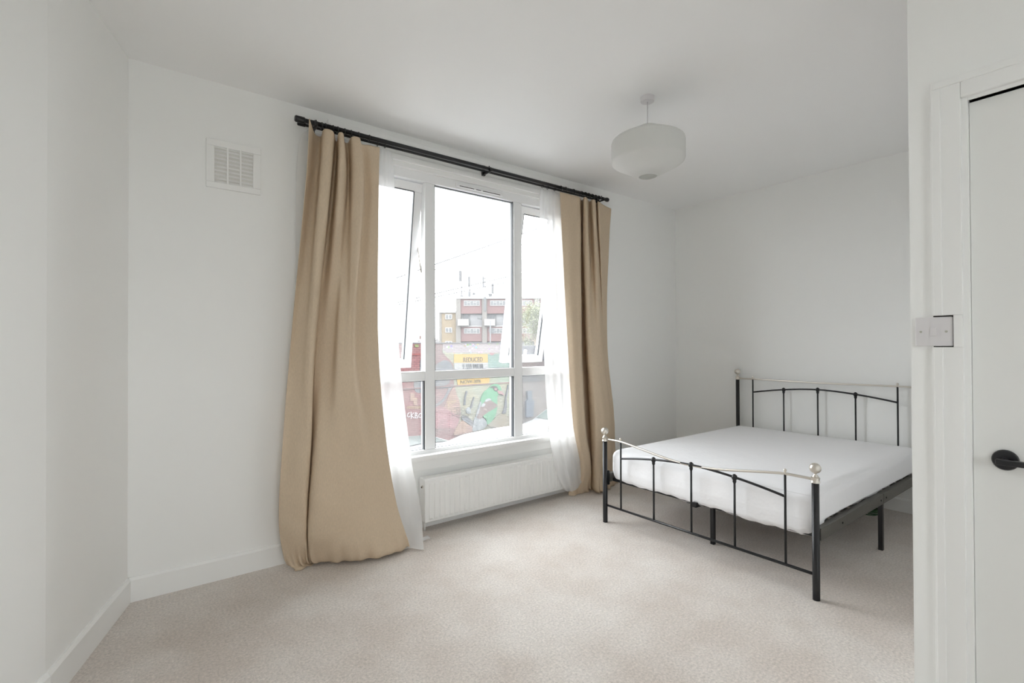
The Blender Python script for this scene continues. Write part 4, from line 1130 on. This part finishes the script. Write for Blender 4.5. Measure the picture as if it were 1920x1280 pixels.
# ------------------------------------------------------------------ vehicles
M_CARGLASS = mat('car_glass', (0.03, 0.04, 0.037), 0.25, spec=0.2)
M_TYRE = mat('tyre', (0.02, 0.02, 0.02), 0.8)
def vehicle(name, label, x0, yc, w, prof, belt, glass_from, glass_to, m, tumble, wheels, ribs=0, glass_roof=None):
    """prof: (x, z) of the upper outline from nose to tail above the street; belt: window line height"""
    v = empty(name, (x0, yc, SZ), label, 'car')
    st = [-1, -0.97, -0.9, -0.6, 0, 0.6, 0.9, 0.97, 1]
    dz = [-0.07, -0.035, -0.012, -0.004, 0, -0.004, -0.012, -0.035, -0.07]
    hw = w / 2
    def inset(z): return tumble * max(0.0, z - belt)
    bm = bmesh.new()
    grid = []
    for x, z in prof:
        row = []
        for s, d in zip(st, dz):
            row.append(bm.verts.new((x, s * (hw - inset(z)), z + d * (1 if z > 0.5 else 0.2))))
        grid.append(row)
    for a, b in zip(grid, grid[1:]):
        for i in range(len(st) - 1): bm.faces.new([a[i], a[i + 1], b[i + 1], b[i]])
    for side in (0, -1):
        low = []
        for (x, z), row in zip(prof, grid):
            zb = min(z + dz[0], belt)
            sgn = -1 if side == 0 else 1
            mid = bm.verts.new((x, sgn * hw, zb)); bot = bm.verts.new((x, sgn * (hw - 0.04), 0.28))
            low.append((row[side], mid, bot))
        for a, b in zip(low, low[1:]):
            for i in range(2):
                try: bm.faces.new([a[i], a[i + 1], b[i + 1], b[i]])
                except ValueError: pass
    bmesh.ops.remove_doubles(bm, verts=bm.verts[:], dist=1e-4)
    body = link('body', from_bm('body', bm, m, True), v, (x0, yc, SZ))
    body.data.set_sharp_from_angle(angle=math.radians(50))
    # side windows
    def z_at(x):
        for (xa_, za), (xb_, zb_) in zip(prof, prof[1:]):
            if xa_ <= x <= xb_: return za + (zb_ - za) * (x - xa_) / max(xb_ - xa_, 1e-6)
        return prof[-1][1]
    cuts = np.linspace(glass_from, glass_to, 3)
    for sgn in (-1, 1):
        for a, b in zip(cuts, cuts[1:]):
            a, b = a + 0.03, b - 0.03
            P_ = []
            for x in np.linspace(a, b, 6): P_.append((x, max(z_at(x) - 0.13, belt + 0.03)))
            P_ += [(b, belt + 0.03), (a, belt + 0.03)]
            V = [(x, sgn * (hw - inset(z) + 0.004), z) for x, z in P_]
            V2 = [(x, sgn * (hw - inset(z) - 0.03), z) for x, z in P_]
            n = len(V)
            Fc = [list(range(n)), list(range(2 * n - 1, n - 1, -1))] + [[i, i + n, (i + 1) % n + n, (i + 1) % n] for i in range(n)]
            link('side_window', meshdata('side_window', V + V2, Fc, M_CARGLASS), v, (x0, yc, SZ))
    # windscreen and rear screen: steep runs of the outline above the belt
    for (xa_, za), (xb_, zb_) in zip(prof, prof[1:]):
        if abs(zb_ - za) > 0.22 and max(za, zb_) > belt + 0.3:
            f0, f1 = 0.1, 0.92
            A = (xa_ + (xb_ - xa_) * f0, za + (zb_ - za) * f0); B = (xa_ + (xb_ - xa_) * f1, za + (zb_ - za) * f1)
            nx, nz = -(B[1] - A[1]), (B[0] - A[0])
            l = math.hypot(nx, nz); nx, nz = nx / l * 0.012, nz / l * 0.012
            V = []
            for x, z in (A, B):
                for s in (-0.84, -0.3, 0.3, 0.84): V.append((x + nx, s * (hw - inset(z)), z + nz))
            for x, z in (A, B):
                for s in (-0.84, -0.3, 0.3, 0.84): V.append((x - 2 * nx, s * (hw - inset(z)), z - 2 * nz))
            Fc = [(i, i + 1, i + 5, i + 4) for i in range(3)] + [(8 + i, 12 + i, 13 + i, 9 + i) for i in range(3)] + [(0, 8, 9, 1), (3, 7, 15, 11), (4, 12, 8, 0)]
            link('windscreen', meshdata('windscreen', V, Fc, M_CARGLASS), v, (x0, yc, SZ))
    if glass_roof:
        V, Fc = [], []
        xs = np.linspace(glass_roof[0], glass_roof[1], 6)
        for off in (0.012, -0.02):
            for x in xs:
                z = z_at(x)
                for s_ in (-0.74, 0.0, 0.74): V.append((x, s_ * (hw - inset(z)), z + off - 0.006 * abs(s_)))
        for i in range(5):
            for j in range(2): Fc.append((i * 3 + j, i * 3 + j + 1, i * 3 + j + 4, i * 3 + j + 3))
        link('glass_roof', meshdata('glass_roof', V, Fc, M_CARGLASS), v, (x0, yc, SZ))
    for wx in wheels:
        for sgn in (-1, 1):
            lathe('wheel', [(0.14, -0.02), (0.2, 0.0), (0.31, 0.0), (0.32, 0.06), (0.32, 0.18), (0.2, 0.2)], (x0 + wx, yc + sgn * (hw - 0.1) - 0.09, SZ + 0.32), M_TYRE, v, 'y', 20)
    for k in range(ribs):
        s = -0.7 + 1.4 * k / (ribs - 1)
        tube('roof_rib', [(x0 + 2.5, yc + s * hw, SZ + 2.645 - 0.02 * abs(s)), (x0 + 5.1, yc + s * hw, SZ + 2.65 - 0.02 * abs(s))], 0.009, m, v, 6)
    return v
M_VAN = mat('white_van_paint', (0.5, 0.5, 0.49), 0.3)
M_SILVER = omat('silver_car_paint', (0.085, 0.088, 0.09), 0.5)
vehicle('white_van', 'white high roofed van parked right below the window', 1.75, 5.16, 1.90,
        [(0, 0.4), (0.04, 0.95), (0.12, 1.12), (0.55, 1.28), (0.66, 1.34), (1.28, 2.20), (1.45, 2.40), (1.68, 2.54), (1.95, 2.61), (2.4, 2.64), (3.5, 2.655), (5.2, 2.645), (5.4, 2.60), (5.5, 2.4), (5.55, 0.4)],
        1.30, 0.75, 2.0, M_VAN, 0.05, (0.85, 4.4), 7)
CARP = [(0, 0.35), (0.03, 0.66), (0.15, 0.76), (0.95, 0.93), (1.05, 0.96), (1.72, 1.36), (1.95, 1.43), (2.5, 1.46), (3.1, 1.43), (3.4, 1.36), (3.95, 0.98), (4.1, 0.9), (4.18, 0.4)]
vehicle('hatchback_car', 'silver car behind the white van, seen at the lower left of the window', 3.20, 11.5, 1.74, CARP, 0.92, 1.25, 3.6, M_SILVER, 0.28, (0.8, 3.4), glass_roof=(1.9, 3.2))
vehicle('hatchback_car', 'silver car beyond the white van, seen at the lower right of the window', 11.55, 14.2, 1.74, CARP, 0.92, 1.25, 3.6, omat('pale_car_paint', (0.14, 0.143, 0.147), 0.5), 0.28, (0.8, 3.4), glass_roof=(1.9, 3.2))

# ------------------------------------------------------------------ far buildings, in a frame turned to face the window
DB = 92.0
UZ = math.radians(52.45 - 90)
class Far:
    """objects in a turned frame: u to the right, d away, z up; u and z taken from picture positions at depth D"""
    def __init__(self, name, D, px, label, cat, group=None):
        self.D = D
        self.s = D / F_PX
        d = ray(px, 648); t = D / F_PX
        base = EYE_P + d * t
        self.px0 = px
        self.root = bpy.data.objects.new(name, None)
        COL.objects.link(self.root)
        self.root.location = (base[0], base[1], SZ)
        self.root.rotation_euler.z = UZ
        tag(self.root, label, cat, group)
        self.hz = 647.6 + (px - 960) * -0.0043
    def u(self, px): return (px - self.px0) * self.s
    def z(self, py): return EYE - SZ + (self.hz - py) * self.s
    def add(self, name, me, parent=None):
        o = bpy.data.objects.new(name, me); COL.objects.link(o)
        o.parent = parent or self.root
        return o
    def box(self, name, px0, px1, py0, py1, d0, d1, m, parent=None, z0=None):
        bm = bmesh.new()
        bm_box(bm, self.u(px0), self.u(px1), d0, d1, self.z(py1) if z0 is None else z0, self.z(py0))
        return self.add(name, from_bm(name, bm, m), parent)
    def tube(self, name, pts, r, m, parent=None, n=6):
        bm = bmesh.new()
        bm_tube(bm, [(self.u(a), d, self.z(b)) for a, b, d in pts], r, n)
        return self.add(name, from_bm(name, bm, m, True), parent)
M_FRED = omat('red_render', (0.155, 0.085, 0.082), 0.9, noise=0.06, nscale=0.8)
M_FGREY = omat('grey_brick_pier', (0.165, 0.152, 0.138), 0.9, noise=0.12, nscale=1.5)
M_FTAN = omat('tan_brick', (0.21, 0.16, 0.098), 0.9, noise=0.08, nscale=1.2)
M_FWHITE = omat('white_fascia', (0.34, 0.335, 0.33), 0.8)
M_FCREAM = omat('cream_balcony_panel', (0.30, 0.29, 0.275), 0.8)
M_FPANEL = omat('pale_grey_panel', (0.22, 0.22, 0.225), 0.8)
M_FPANE = omat('far_window_pane', (0.045, 0.05, 0.053), 0.2)
M_FDARK = omat('far_dark_opening', (0.022, 0.025, 0.035), 0.4)
M_MAST = omat('antenna_grey', (0.10, 0.10, 0.105), 0.7)
M_STEEL = omat('galvanised_steel', (0.09, 0.095, 0.10), 0.6)

B = Far('apartment_block', DB, 900, 'red and grey apartment block with white balconies beyond the mural wall', 'building')
B.box('core_wall', 856, 1070, 558, 660, 0.9, 12, M_FPANEL, z0=0)
B.box('roof_fascia', 855, 1071, 556, 560, -0.35, 12.2, M_FWHITE)
def strip_window(px0, px1, py0, py1, n):
    w = B.box('window', px0, px1, py0, py1, -0.10, 0.1, M_FWHITE)
    step = (px1 - px0 - 1.0) / n
    for k in range(n):
        a = px0 + 1.0 + k * step
        if k in (1, 3):
            B.box('pane', a, a + step - 1.0, py0 + 1.1, py0 + 2.6, -0.14, 0.0, M_FPANE, w)
            B.box('pane', a, a + step - 1.0, py0 + 4.0, py1 - 1.2, -0.14, 0.0, M_FPANE, w)
        else:
            B.box('pane', a, a + step - 1.0, py0 + 1.2, py1 - 1.2, -0.14, 0.0, M_FPANE, w)
for bay in range(4):
    x0 = 864 + bay * 49.2
    B.box('brick_pier', x0 - 8.8, x0, 560, 660, -0.25, 1.0, M_FGREY, z0=0)
    for py0, py1 in ((560, 587.5), (612, 639.5)):
        B.box('red_panel', x0, x0 + 39.8, py0, py1, 0.0, 1.2, M_FRED)
    for py in (563, 615):
        strip_window(x0 + 6, x0 + 36, py, py + 10, 5)
    for py in (587.5, 639.5):
        B.box('door_opening', x0 + 5, x0 + 14, py + 1, py + 11, 0.82, 0.95, M_FDARK)
        B.box('gallery_panel', x0 + 17.5, x0 + 39.8, py + 1.5, py + 23, 0.6, 0.9, M_FPANEL)
        B.box('gallery_window', x0 + 31, x0 + 39.5, py + 3, py + 9.5, 0.5, 0.62, M_FPANE)
        B.box('balcony', x0 - 4.5, x0 + 15.5, py + 10.8, py + 23, -1.1, 0.0, M_FCREAM)
        B.box('floor_slab', x0 - 0.5, x0 + 39.8, py + 23, py + 24.8, -0.1, 1.0, M_FWHITE)
B.box('brick_pier', 1052, 1070, 560, 660, -0.25, 1.0, M_FGREY, z0=0)
B.box('down_pipe', 908, 911.5, 557, 583, -0.45, -0.25, M_STEEL)
# wing
wg = Far('apartment_wing', DB, 839, 'low tan brick wing left of the red apartment block', 'building')
wg.box('brick_wall', 823, 855.4, 585, 660, 0.4, 11, M_FTAN, z0=0)
wg.box('corner_strip', 823, 827.5, 586, 660, 0.3, 2, M_FGREY, z0=0)
wg.box('roof_fascia', 822.6, 855.4, 582.6, 586, 0.1, 11.3, M_FWHITE)
for py in (588.5, 613.5, 639):
    w = wg.box('window', 834.5, 847.5, py, py + 9.6, 0.25, 0.5, M_FWHITE)
    wg.box('pane', 836, 840, py + 1.3, py + 8.2, 0.2, 0.4, M_FPANE, w)
    wg.box('pane', 842, 846, py + 1.3, py + 8.2, 0.2, 0.4, M_FPANE, w)
rl = wg.tube('roof_railing', [(826, 573, 3), (835, 573, 3)], 0.06, M_STEEL)
for a in (826, 832, 835, 843, 850):
    wg.tube('roof_railing', [(a, 583.5, 3), (a, 573 if a < 838 else 576, 3)], 0.06, M_STEEL)
wg.tube('roof_railing', [(835, 576, 3), (854, 576, 3)], 0.05, M_STEEL)
sc = Far('scaffold_tower', DB, 820, 'thin scaffold tower beside the tan brick wing', 'scaffold')
for a in (816.5, 822.3):
    sc.tube('scaffold_pole', [(a, 690, 2), (a, 571, 2)], 0.05, M_STEEL)
for k in range(9):
    sc.tube('scaffold_rung', [(816, 572 + k * 8.6, 2), (822.8, 572 + k * 8.6, 2)], 0.045, M_STEEL)
# antennas on the roof
def antenna(label, pole_px, top, base_py, panel, cab=None):
    A = Far('antenna_mast', DB, pole_px, label, 'antenna', 'antenna masts on the apartment roof')
    A.tube('mast_pole', [(pole_px, base_py, 2.0), (pole_px, top, 2.0)], 0.11, M_MAST)
    A.box('antenna_panel', *panel, 1.7, 2.0, M_MAST)
    A.box('panel_bracket', min(panel[1], pole_px) - 0.3, max(panel[1], pole_px) + 0.3, panel[2] + 3, panel[2] + 4, 1.8, 2.1, M_MAST)
    if cab: A.box('equipment_box', *cab, 1.6, 2.4, M_MAST)
    return A
antenna('tallest antenna mast at the left end of the apartment roof', 863.6, 504.5, 556.2, (858.5, 862.6, 504, 524.5), (862, 867.5, 551, 556.2))
antenna('second antenna mast from the left on the apartment roof', 879.4, 515, 556.2, (876.4, 879.2, 515.5, 535), (876.5, 881, 544, 556.2))
antenna('antenna mast standing over the grey down pipe of the apartment block', 909.2, 515, 556.2, (904, 907.6, 515.5, 536.5))
antenna('shortest antenna mast, rightmost on the apartment roof', 924.6, 528, 556.2, (921, 924.2, 529, 548))
ds = Far('satellite_dish', DB, 887.5, 'small satellite dish between antenna masts on the roof', 'satellite dish')
bm = bmesh.new(); bm_lathe(bm, [(0.02, 0.0), (0.15, -0.02), (0.27, -0.09), (0.32, -0.16)], (0, 0, 0), 'y', 16)
dd = ds.add('dish', from_bm('dish', bm, M_MAST, True)); dd.location = (0, 1.9, ds.z(549.5)); dd.rotation_euler.x = math.radians(-25)
md = dd.modifiers.new('thickness', 'SOLIDIFY'); md.thickness = 0.03
ds.tube('dish_pole', [(887.5, 556.2, 2.0), (887.5, 549.5, 2.0)], 0.05, M_MAST)
eq = Far('roof_plant_box', DB, 918.5, 'small grey plant box on the apartment roof', 'roof box')
eq.box('housing', 915.2, 921.8, 549.5, 556.2, 2, 3, M_MAST)
eq.box('lid', 914.6, 922.4, 548.3, 549.6, 1.9, 3.1, M_STEEL)
# round road sign
rs = Far('road_sign', 40, 920, 'back of a round road sign on a pole behind the mural wall', 'road sign')
rs.tube('sign_pole', [(919.4, 720, 0), (919.4, 601.5, 0)], 0.045, M_STEEL, n=10)
bm = bmesh.new(); r_ = bm_lathe(bm, [(0.24, -0.012), (0.24, 0.012)], (0, 0, 0), 'y', 28)
bm.faces.new(r_[0]); bm.faces.new(r_[1][::-1])
dd = rs.add('sign_disc', from_bm('sign_disc', bm, omat('sign_back_grey', (0.11, 0.115, 0.12), 0.6))); dd.location = (rs.u(921.8), 0.07, rs.z(619.8))
rs.box('sign_rail', 917, 926.5, 616.3, 617.3, 0.02, 0.06, M_STEEL)
rs.box('sign_rail', 917, 926.5, 621.8, 622.8, 0.02, 0.06, M_STEEL)
# small house roof at the far left
hs = Far('terraced_house', 55, 776, 'low slate roofed house glimpsed over the left end of the mural wall', 'house')
hs.box('house_wall', 745, 812, 643, 700, 0, 6, omat('house_brick', (0.14, 0.11, 0.095), 0.9), z0=0)
bm = bmesh.new()
ua, ub, z0_, z1_ = hs.u(743), hs.u(812), hs.z(643), hs.z(633)
vs = [bm.verts.new(p) for p in ((ua, -0.2, z0_), (ub, -0.2, z0_), (ub, 6.2, z0_), (ua, 6.2, z0_), (ua, 3, z1_), (ub, 3, z1_))]
for q in ((0, 1, 5, 4), (2, 3, 4, 5), (0, 4, 3), (1, 2, 5), (0, 3, 2, 1)): bm.faces.new([vs[i] for i in q])
hs.add('roof', from_bm('roof', bm, omat('slate_roof', (0.15, 0.14, 0.137), 0.9, noise=0.15, nscale=2)))
hs.box('chimney', 778, 784, 628, 640, 2.6, 3.4, omat('chimney_brick', (0.16, 0.11, 0.095), 0.9))
hs.box('skylight', 780, 784.5, 636.5, 639, 0.9, 1.3, M_FWHITE)

# tree on the right
def tree():
    T = Far('street_tree', 48, 1003, 'pale green leafing tree in front of the apartment block', 'tree')
    M_LEAF = omat('spring_leaf', (0.15, 0.17, 0.07), 0.7, noise=0.2, nscale=2)
    M_BARK = mat('tree_bark', (0.16, 0.13, 0.10), 0.9)
    T.tube('trunk', [(1004, 740, 0), (1004, 660, 0), (1005, 628, 0)], [0.16, 0.13, 0.08], M_BARK, n=8)
    rnd = random.Random(4)
    tips = []
    for k in range(16):
        a = rnd.uniform(-math.pi, math.pi)
        px = 1004 + rnd.uniform(-17, 20); py = rnd.uniform(572, 640); d = rnd.uniform(-1.6, 1.6)
        T.tube('branch', [(1004.5, rnd.uniform(630, 655), 0), ((1004 + px) / 2, (py + 640) / 2 - 4, d / 2), (px, py, d)], [0.05, 0.03, 0.012], M_BARK, n=5)
        tips.append((T.u(px), d, T.z(py)))
    V, Fc = [], []
    for k in range(6500):
        c = rnd.choice(tips)
        p = Vector(c) + Vector((rnd.gauss(0, 0.42), rnd.gauss(0, 0.45), rnd.gauss(-0.1, 0.42)))
        n = Vector((rnd.gauss(0, 1), rnd.gauss(0, 1), rnd.gauss(0, 1))).normalized()
        s = n.orthogonal().normalized() * rnd.uniform(0.05, 0.085); t = n.cross(s).normalized() * rnd.uniform(0.045, 0.075)
        i = len(V)
        V += [p - s, p + t, p + s, p - t]; Fc.append((i, i + 1, i + 2, i + 3))
    o = T.add('foliage', meshdata('foliage', V, Fc, M_LEAF)); o['kind'] = 'stuff'
tree()

# overhead cables
M_WIRE = omat('cable_sheath', (0.02, 0.02, 0.022), 0.7)
def wire(label, a, b, Y, r=0.018):
    sl = (b[1] - a[1]) / (b[0] - a[0])
    pts = []
    for k in range(13):
        px = 560 + 800 * k / 12
        p = at(px, a[1] + sl * (px - a[0]), Y)
        pts.append((p[0], p[1], p[2] - 0.0))
    o = tube('overhead_cable', pts, r, M_WIRE, None, 6)
    tag(o, label, 'cable', 'overhead cables across the street')
wire('highest overhead cable crossing the sky outside the window', (863, 479), (1011.8, 427), 13.0)
wire('second highest overhead cable crossing the sky outside the window', (916, 476.6), (1011.8, 449), 13.4, 0.014)
wire('overhead cable passing just above the antenna tops', (815, 550.6), (951, 518.8), 14.0)
wire('lowest overhead cable, crossing the antenna masts', (815, 557), (951, 529), 14.5)
